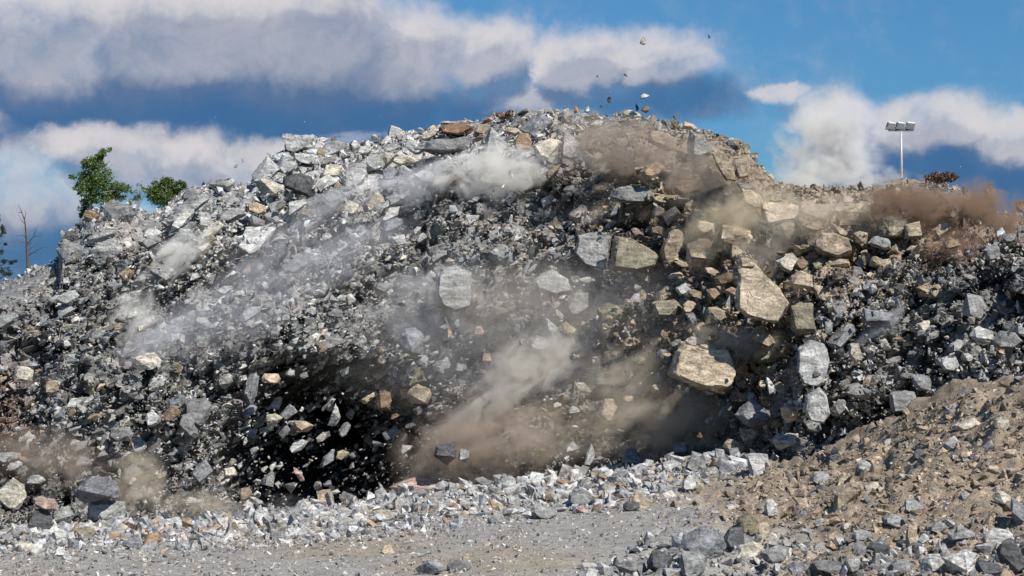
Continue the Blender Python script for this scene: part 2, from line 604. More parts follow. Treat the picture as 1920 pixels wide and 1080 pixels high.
# ------------------------------------------------------------------ setting: blasted hill
def build_face():
    pxs = np.concatenate([np.linspace(-900, -120, 60), np.arange(-110, 2040, 4.0), np.linspace(2050, 2900, 60)])
    t = np.linspace(0, 1, 215)[:, None]
    top, toe = sky_row(pxs)[None, :], (crest_row(pxs) + 60)[None, :]
    PY = toe + (top - toe) * t
    PX = np.broadcast_to(pxs[None, :], PY.shape)
    fade = np.clip((1.0 - t) / 0.05, 0.35, 1)
    Y = face_Y(PX, PY) + face_relief(PX, PY) * fade + 0.3
    X, _, Z = at(PX, PY, Y)
    Xs, Ys, Zs = [X], [Y], [Z]
    Yt, Xt, Zt = Y[-1], X[-1], Z[-1]
    for d, dz in ((1.2, -0.1), (3, -0.3), (7, -0.8), (15, -1.5), (30, -3.5), (60, -9), (90, -22), (100, -40)):
        Ys.append((Yt + d)[None, :])
        Xs.append((Xt * (1 + d / 150))[None, :])
        Zs.append((np.maximum(Zt + dz + fbm(pxs / 20, pxs * 0 + d, 5, 3) * 0.3 * min(d, 3), -2.0))[None, :])
    X, Y, Z = np.concatenate(Xs), np.concatenate(Ys), np.concatenate(Zs)
    nr, nc = Y.shape
    PYf = np.concatenate([PY] + [PY[-1:]] * 8)
    PXf = np.broadcast_to(pxs[None, :], Y.shape)
    n1 = fbm(PXf / 40, PYf / 30, 88, 4)
    tw = np.clip(tan_weight(PXf, PYf) + 0.5 * n1, 0, 1)[..., None]
    rw = np.clip(red_weight(PXf, PYf) + 0.3 * n1, 0, 0.8)[..., None]
    pw = pale_weight(PXf, PYf)[..., None]
    grey = np.array([0.25, 0.25, 0.245]) * (1 + 1.0 * pw) * (1 - 0.55 * np.clip(hollow(PXf, PYf) / 6, 0, 1) * (PXf < 1000))[..., None] * (1 + 0.9 * n1[..., None])  # grey darkened inside the left hollows: their shade put into the rock colour
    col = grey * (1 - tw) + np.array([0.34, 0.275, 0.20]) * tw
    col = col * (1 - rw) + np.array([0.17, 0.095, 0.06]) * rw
    idx = np.arange(nr * nc).reshape(nr, nc)
    f = np.stack([idx[:-1, :-1], idx[:-1, 1:], idx[1:, 1:], idx[1:, :-1]], -1).reshape(-1, 4)
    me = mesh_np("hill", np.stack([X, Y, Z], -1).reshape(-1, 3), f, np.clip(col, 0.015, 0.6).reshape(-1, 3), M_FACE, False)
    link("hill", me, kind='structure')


build_face()


# ------------------------------------------------------------------ rubble: small broken stones nobody could count
def hull_lib(n, k, seed):
    rr = np.random.default_rng(seed)
    lib = []
    for q in range(n):
        asp = np.array([1.0, rr.uniform(0.38, 0.85), rr.uniform(0.25, 0.65)])
        p = rr.uniform(-1, 1, (k, 3))
        p = p / np.maximum(np.abs(p).max(1, keepdims=True), 0.2) * rr.uniform(0.75, 1.0, (k, 1))
        p = p * asp
        bm = bmesh.new()
        vs = [bm.verts.new(v) for v in p]
        res = bmesh.ops.convex_hull(bm, input=vs)
        bmesh.ops.delete(bm, geom=list({e for e in res['geom_interior'] + res['geom_unused'] if isinstance(e, bmesh.types.BMVert)}), context='VERTS')
        bmesh.ops.triangulate(bm, faces=bm.faces[:])
        bm.verts.index_update()
        v = np.array([x.co[:] for x in bm.verts])
        f = np.array([[x.index for x in fc.verts] for fc in bm.faces])
        bm.free()
        lib.append((v, f))
    return lib


def rand_rot(n):
    q = rng.normal(size=(n, 4))
    q /= np.linalg.norm(q, axis=1, keepdims=True)
    w, x, y, z = q.T
    m = np.empty((n, 3, 3))
    m[:, 0, 0] = 1 - 2 * (y * y + z * z); m[:, 0, 1] = 2 * (x * y - z * w); m[:, 0, 2] = 2 * (x * z + y * w)
    m[:, 1, 0] = 2 * (x * y + z * w); m[:, 1, 1] = 1 - 2 * (x * x + z * z); m[:, 1, 2] = 2 * (y * z - x * w)
    m[:, 2, 0] = 2 * (x * z - y * w); m[:, 2, 1] = 2 * (y * z + x * w); m[:, 2, 2] = 1 - 2 * (x * x + y * y)
    return m


LIB = hull_lib(40, 10, 5)
LIB_S = hull_lib(16, 7, 6)


def flow_rot(n):
    """long axes lying along the slope of the slide"""
    a = -R(33) + rng.normal(0, R(20), n)
    t = rng.uniform(0, 2 * math.pi, n)
    y = rng.normal(0, R(25), n)
    z, o = np.zeros(n), np.ones(n)
    st = lambda *r: np.array(r).reshape(3, 3, n).transpose(2, 0, 1)
    A = st(np.cos(a), z, np.sin(a), z, o, z, -np.sin(a), z, np.cos(a))
    T = st(o, z, z, z, np.cos(t), -np.sin(t), z, np.sin(t), np.cos(t))
    W = st(np.cos(y), -np.sin(y), z, np.sin(y), np.cos(y), z, z, z, o)
    return A @ W @ T


def stones(name, P, size, tint, mat, lib=LIB, flow=None, **props):
    n = len(P)
    var = rng.integers(0, len(lib), n)
    rot = rand_rot(n)
    if flow is not None:
        rot = np.where((rng.random(n) < flow)[:, None, None], flow_rot(n), rot)
    V, F, T, base = [], [], [], 0
    for q, (v, f) in enumerate(lib):
        s = np.nonzero(var == q)[0]
        if not len(s):
            continue
        w = np.einsum('nij,vj->nvi', rot[s], v) * size[s][:, None, None] + P[s][:, None, :]
        V.append(w.reshape(-1, 3))
        T.append(np.repeat(tint[s], len(v), axis=0))
        F.append((f[None] + (base + np.arange(len(s)) * len(v))[:, None, None]).reshape(-1, 3))
        base += len(s) * len(v)
    me = mesh_np(name, np.concatenate(V), np.concatenate(F), np.concatenate(T), mat)
    return link(name, me, kind='stuff', **props)


def in_face(n, x0=-260, x1=2250):
    px = rng.uniform(x0, x1, n)
    t = rng.random(n)
    top, toe = sky_row(px), crest_row(px) + 25
    # keep density even over the picture
    keep = rng.random(n) < (toe - top) / 760.0
    px, t, top, toe = px[keep], t[keep], top[keep], toe[keep]
    return px, toe + (top - toe) * t


def soil_zone(px, py):
    """places where the face is dust and earth, with few stones showing"""
    z = 0.9 * G(px, py, 1000, 770, 190, 100) + 0.8 * G(px, py, 1230, 310, 150, 60) + 0.85 * G(px, py, 1400, 410, 120, 60)
    z = z + 0.8 * G(px, py, 1740, 390, 100, 40) + 0.5 * G(px, py, 840, 590, 130, 60) + 0.7 * G(px, py, 1220, 790, 100, 70) + 0.7 * G(px, py, 250, 920, 80, 40)
    z = z + 0.6 * G(px, py, 910, 320, 120, 35) + 0.72 * G(px, py, 575, 885, 115, 105)
    return np.clip(z, 0, 0.88)


def build_rubble():
    px, py = in_face(88000)
    k = rng.random(len(px)) > soil_zone(px, py)
    px, py = px[k], py[k]
    n = len(px)
    r = 1.95 * (1 - rng.random(n)) ** (-1 / 1.8)
    c, s_ = math.cos(R(-32)), math.sin(R(-32))
    u, v = px * c + py * s_, -px * s_ + py * c
    coarse = 2.0 ** (2.1 * fbm(u / 150, v / 60, 61, 3))      # streaks of coarser and finer rock
    bare = (fbm(u / 110, v / 50, 67, 3) < -0.22) & (rng.random(n) < 0.8) | (rng.random(n) < 0.55 * G(px, py, 1400, 430, 170, 130) + 0.5 * G(px, py, 1640, 410, 160, 50))     # larger faces of rock and packed fines left open
    px, py, r, coarse, n = px[~bare], py[~bare], r[~bare], coarse[~bare], int((~bare).sum())
    r = np.clip(r * coarse, 1.3, 17 * rng.uniform(0.6, 1, n))
    off = np.where(rng.random(n) < 0.2, rng.uniform(0, 2.6, n), rng.uniform(-0.1, 0.6, n))
    ho = np.maximum(hollow(px, py) - 0.6, 0)
    off = off + np.where(rng.random(n) < 0.66, ho * rng.uniform(0.1, 1.0, n), 0)      # stones falling in front of the undercut
    Y = face_Y(px, py) + face_relief(px, py) - off + 0.15
    X, Y, Z = at(px, py, Y)
    stones("rubble", np.stack([X, Y, Z], 1), r * K * Y, rock_tint(px, py, n), M_RUBBLE, LIB, 0.8 * np.clip((1250 - px) / 350, 0, 1))
    # ragged stones along the skyline
    n = 2600
    px = rng.uniform(-40, 1960, n)
    py = sky_row(px) + rng.uniform(-4, 14, n)
    Y = face_Y(px, np.maximum(py, sky_row(px) + 1)) + rng.uniform(-0.5, 2.0, n)
    X, Y, Z = at(px, py, Y)
    r = np.minimum(2.6 * (1 - rng.random(n)) ** (-1 / 2.0), 13)
    stones("rubble", np.stack([X, Y, Z], 1), r * K * Y, rock_tint(px, py, n), M_RUBBLE)
    # flecks of stone in the air in front of the face and over the crest
    n = 5500
    px = rng.uniform(0, 1920, n)
    py = sky_row(px) + rng.exponential(1.0, n) * 0 + rng.uniform(-14, 640, n)
    m = rng.random(n) < 0.05
    py = np.where(m, sky_row(px) - rng.exponential(26, n), py)
    ok = py < crest_row(px) - 5
    px, py = px[ok], py[ok]
    n = len(px)
    Y = face_Y(px, np.maximum(py, sky_row(px))) - rng.uniform(1.0, 6.0, n)
    X, Y, Z = at(px, py, Y)
    r = rng.uniform(0.45, 1.25, n) ** 1.5
    lum = rng.uniform(0.2, 0.72, (n, 1)) ** 1.2
    stones("debris", np.stack([X, Y, Z], 1), r * K * Y, lum * np.array([1.02, 1.0, 0.95]), M_RUBBLE, LIB_S)


build_rubble()


def build_ground_stones():
    # pale broken rock strewn along the toe of the face
    n = 8000
    px = rng.uniform(-60, 1420, n)
    band = np.interp(px, [0, 300, 700, 1000, 1250, 1420], [50, 60, 84, 86, 72, 40])
    d = rng.beta(1.1, 1.5, n)
    py = crest_row(px) + band * d - 4
    Y = ground_Y(px, py)
    X, Y, Z = at(px, py, Y)
    r = np.minimum(3.6 * (1 - rng.random(n)) ** (-1 / 2.0), 20) * (1.1 - 0.4 * d)
    lum = rng.uniform(0.22, 0.56, (n, 1))
    hue = rng.random((n, 1))
    tint = lum * (np.array([0.97, 1.0, 1.04]) * (1 - hue) + np.array([1.06, 1.0, 0.90]) * hue)
    t2 = rng.random(n) < 0.08
    tint[t2] = np.array([0.36, 0.26, 0.17]) * rng.uniform(0.7, 1.2, (t2.sum(), 1))
    P = np.stack([X, Y, Z + r * K * Y * 0.25], 1)
    stones("rubble", P, r * K * Y, tint, M_RUBBLE)
    # gravel over the flat floor
    n = 60000
    px = rng.uniform(-40, 1960, n)
    c = crest_row(px)
    py = c + 10 + (1100 - c) * rng.random(n) ** 0.9
    keep = rng.random(n) < np.where(fbm(px / 90, py / 16, 71, 3) > 0.1, 0.45, 1.0)
    px, py = px[keep], py[keep]
    n = len(px)
    Y = ground_Y(px, py)
    X, Y, Z = at(px, py, Y)
    r = np.minimum(1.25 * (1 - rng.random(n)) ** (-1 / 2.2), 8)
    lum = rng.uniform(0.12, 0.60, (n, 1))
    hue = rng.random((n, 1)) + np.clip((px - 1150) / 400, 0, 1)[:, None] * 0.5
    tint = lum * (np.array([0.97, 1.0, 1.03]) * (1 - hue) + np.array([1.12, 0.97, 0.80]) * hue)
    stones("gravel", np.stack([X, Y, Z + r * K * Y * 0.2], 1), r * K * Y, np.clip(tint, 0.03, 0.6), M_RUBBLE, LIB_S)
    # stones on the brown heap at the right
    n = 38000
    px = rng.uniform(1230, 2200, n)
    c = crest_row(px)
    py = c + 4 + (1095 - c) * rng.random(n)
    keep = rng.random(n) < np.clip((px - 1200) / 350, 0, 1)
    px, py = px[keep], py[keep]
    n = len(px)
    Y = ground_Y(px, py)
    X, Y, Z = at(px, py, Y)
    r = np.minimum(1.75 * (1 - rng.random(n)) ** (-1 / 2.15), 16)
    low = np.clip((py - 960) / 100, 0, 1)
    br = (rng.random(n) < 0.84 - 0.5 * low)[:, None]
    lum = rng.uniform(0.09, 0.42, (n, 1))
    tint = np.where(br, np.array([0.325, 0.26, 0.19]) * rng.uniform(0.6, 1.4, (n, 1)), lum * np.array([1.02, 1.0, 0.97]))
    stones("rubble", np.stack([X, Y, Z + r * K * Y * 0.2], 1), r * K * Y, tint, M_RUBBLE)
    # heap of grey blocks in the near right corner
    n = 1300
    px = rng.uniform(1080, 1960, n)
    lo = np.interp(px, [1080, 1250, 1400, 1600, 1960], [1058, 1010, 1015, 1035, 985])
    py = lo + (1110 - lo) * rng.random(n)
    Y = ground_Y(px, py)
    X, Y, Z = at(px, py, Y)
    r = np.minimum(4.5 * (1 - rng.random(n)) ** (-1 / 2.2), 22)
    lum = rng.uniform(0.14, 0.48, (n, 1))
    stones("rubble", np.stack([X, Y, Z + r * K * Y * 0.3], 1), r * K * Y, lum * np.array([1.01, 1.0, 0.975]), M_RUBBLE)


build_ground_stones()


# ------------------------------------------------------------------ single rocks
def rock_mesh(name, outline, depth, seed, tilt=0.35, rough=1.0, cell=8.0, flat=False):
    """outline: list of (x, z) in metres round the rock's middle; depth: its thickness in metres"""
    rr = random.Random(seed)
    pts = []
    xs = [p[0] for p in outline]
    zs = [p[1] for p in outline]
    size = max(max(xs) - min(xs), max(zs) - min(zs))
    hz = max(max(zs) - min(zs), 1e-3)
    for (x, z) in outline:
        pts.append((x, rr.uniform(-0.12, 0.18) * depth, z))
    sf = 0.84 if flat else rr.uniform(0.62, 0.82)
    ox, oz = rr.uniform(-0.06, 0.06) * size, rr.uniform(-0.10, 0.02) * hz
    sk = rr.uniform(-0.25, 0.25)
    for (x, z) in outline:
        if flat or rr.random() < 0.62:
            y = -depth * 0.48 + (z / hz * tilt * 2 + x / size * sk) * depth * 0.5
            pts.append((x * sf + ox, y, z * sf + oz))
    for (x, z) in outline:
        pts.append((x * 0.7, depth * rr.uniform(0.3, 0.5), z * 0.7))
    bm = bmesh.new()
    vs = [bm.verts.new(p) for p in pts]
    res = bmesh.ops.convex_hull(bm, input=vs)
    junk = {e for e in res['geom_interior'] + res['geom_unused'] if isinstance(e, bmesh.types.BMVert)}
    if junk:
        bmesh.ops.delete(bm, geom=list(junk), context='VERTS')
    bmesh.ops.bevel(bm, geom=bm.edges[:], offset=size * 0.006, segments=1, affect='EDGES', clamp_overlap=True)
    L = size / cell
    for _ in range(4):
        bmesh.ops.triangulate(bm, faces=[f for f in bm.faces if len(f.verts) > 3])
        long_e = [e for e in bm.edges if e.calc_length() > L]
        if not long_e or len(bm.verts) > 2600:
            break
        bmesh.ops.subdivide_edges(bm, edges=long_e, cuts=1, use_grid_fill=False)
    bmesh.ops.triangulate(bm, faces=[f for f in bm.faces if len(f.verts) > 3])
    bm.normal_update()
    ax = Vector((rr.uniform(-0.5, 0.5), rr.uniform(-0.5, 0.5), 1)).normalized()
    so = Vector((rr.uniform(-50, 50), rr.uniform(-50, 50), rr.uniform(-50, 50)))
    for v in bm.verts:
        q = v.co / size
        d = mnoise.fractal(q * 2.6 + so, 1.0, 2.0, 3) * 0.028
        lay = q.dot(ax) * 7 + mnoise.noise(q * 3 + so) * 0.8
        d += (abs((lay % 1.0) - 0.5) - 0.25) * 0.022
        c = mnoise.cell(q * 6 + so)
        d += (c - 0.5) * 0.016
        v.co += v.normal * d * size * rough
    me = bpy.data.meshes.new(name)
    bm.to_mesh(me)
    bm.free()
    me.materials.append(M_ROCK)
    return me


def outline_for(kind, w, h, rot, rr):
    """a broken outline w x h photo pixels, turned by rot degrees"""
    out = []
    if kind == 'block':
        base = [(-1, -1), (-0.1, -1.05), (1, -0.9), (1.05, 0), (0.9, 1), (0.0, 1.05), (-0.95, 0.9), (-1.05, 0)]
        j = 0.16
    elif kind == 'slab':
        base = [(-1, -0.35), (-0.55, -0.95), (0.35, -1), (0.95, -0.6), (1.0, 0.1), (0.6, 0.9), (-0.3, 1.0), (-0.85, 0.55)]
        j = 0.16
    elif kind == 'shard':
        base = [(-0.7, -1), (0.3, -0.95), (0.8, -0.3), (0.35, 0.5), (-0.1, 1.0), (-0.6, 0.35)]
        j = 0.2
    elif kind == 'peak':
        base = [(-1, -0.9), (-0.2, -1), (0.8, -0.95), (1, -0.2), (0.45, 0.35), (-0.35, 1.0), (-0.8, 0.3)]
        j = 0.14
    else:
        base = [(math.cos(q), math.sin(q)) for q in [i / 7 * 2 * math.pi + rr.uniform(-.33, .33) for i in range(7)]]
        j = 0.17
    for (x, z) in base:
        x, z = x + rr.uniform(-j, j), z + rr.uniform(-j, j)
        out.append((x, z))
    mx = max(abs(p[0]) for p in out)
    mz = max(abs(p[1]) for p in out)
    c, s = math.cos(R(rot)), math.sin(R(rot))
    return [((x / mx * w * c - z / mz * h * s) / 2, (x / mx * w * s + z / mz * h * c) / 2) for x, z in out]


COL = {'grey': (0.225, 0.225, 0.22), 'pale': (0.34, 0.34, 0.325), 'white': (0.49, 0.485, 0.46), 'dark': (0.09, 0.092, 0.095), 'cream': (0.48, 0.44, 0.36),
       'tan': (0.35, 0.285, 0.205), 'brown': (0.24, 0.17, 0.11), 'rust': (0.19, 0.115, 0.07), 'olive': (0.23, 0.205, 0.145), 'pink': (0.40, 0.30, 0.25),
       'blue': (0.20, 0.205, 0.213), 'orange': (0.46, 0.25, 0.12), 'sand': (0.42, 0.345, 0.25)}
KIND_NAME = {'b': ('boulder', 'boulder'), 's': ('flat_rock', 'flat rock'), 'k': ('stone_block', 'stone block'), 'd': ('rock_shard', 'rock shard'), 'p': ('boulder', 'boulder')}
KIND_SHAPE = {'b': 'boulder', 's': 'slab', 'k': 'block', 'd': 'shard', 'p': 'peak'}
placed = []            # (px, py, w, h)
ALL_LABELS = set()


def add_rock(px, py, w, h, rot, col, kind, label, group, where='f', poly=None, fwd=0.0, seed=None, cell=8.0, dk=None):
    seed = seed if seed is not None else int(px * 7919 + py * 31) % 99991
    rr = random.Random(seed)
    if where == 'g':
        Y = float(ground_Y(px, min(py + h * 0.36, 1079))[0])
    elif where == 'a':
        Y = float(face_Y(px, max(py, float(sky_row(px))))) - 2.0
    else:
        Y = float(face_Y(px, py, False)) - 0.5 - fwd * 0.7
    m = K * Y
    if poly:
        out = [((x - px) * m, (py - z) * m) for x, z in poly]
    else:
        out = [(x * m, z * m) for x, z in outline_for(KIND_SHAPE[kind], w, h, rot, rr)]
    depth = (0.75 * min(w, h) + 0.25 * max(w, h)) * m * (0.9 if dk is None else dk)
    name, cat = KIND_NAME[kind]
    me = rock_mesh(name, out, depth, seed, tilt=rr.uniform(0.3, 0.7), cell=cell, flat=bool(poly))
    X, _, Z = at(px, py, Y)
    if where == 'f':
        Y2 = Y - depth * 0.15
        X, _, Z = at(px, py, Y2)
        Y = Y2
    o = link(name, me, None, label=label, category=cat, group=group, kind='thing')
    o.location = (float(X), Y, float(Z))
    c = COL[col]
    v = rr.uniform(0.86, 1.14)
    o.color = (c[0] * v, c[1] * v, c[2] * v, 1)
    assert label not in ALL_LABELS, label
    ALL_LABELS.add(label)
    placed.append((px, py, w, h))
    return o


POLY = {
    (1114, 472): [(1085, 441), (1120, 433), (1148, 439), (1147, 462), (1138, 506), (1118, 502), (1098, 496), (1078, 472)],
    (1188, 476): [(1152, 442), (1182, 447), (1216, 464), (1236, 482), (1228, 502), (1192, 511), (1142, 506), (1147, 465)],
    (850, 540): [(828, 500), (855, 497), (884, 509), (886, 545), (882, 575), (852, 583), (826, 572), (815, 545), (818, 512)],
    (1428, 556): [(1384, 504), (1420, 499), (1440, 515), (1466, 543), (1484, 568), (1458, 606), (1432, 603), (1398, 593), (1377, 578), (1380, 540)],
    (1318, 690): [(1252, 702), (1266, 657), (1280, 643), (1338, 650), (1366, 656), (1386, 700), (1372, 728), (1355, 735), (1312, 729), (1282, 718)],
    (1356, 312): [(1333, 286), (1354, 283), (1370, 300), (1381, 322), (1379, 340), (1361, 339), (1346, 318)],
    (1524, 680): [(1497, 652), (1520, 636), (1546, 644), (1557, 676), (1548, 708), (1530, 723), (1503, 718), (1492, 690)],
    (1532, 760): [(1510, 742), (1537, 724), (1550, 740), (1557, 775), (1545, 795), (1518, 790), (1506, 768)],
    (554, 268): [(528, 249), (548, 256), (560, 250), (592, 254), (585, 272), (556, 290), (540, 283)],
}

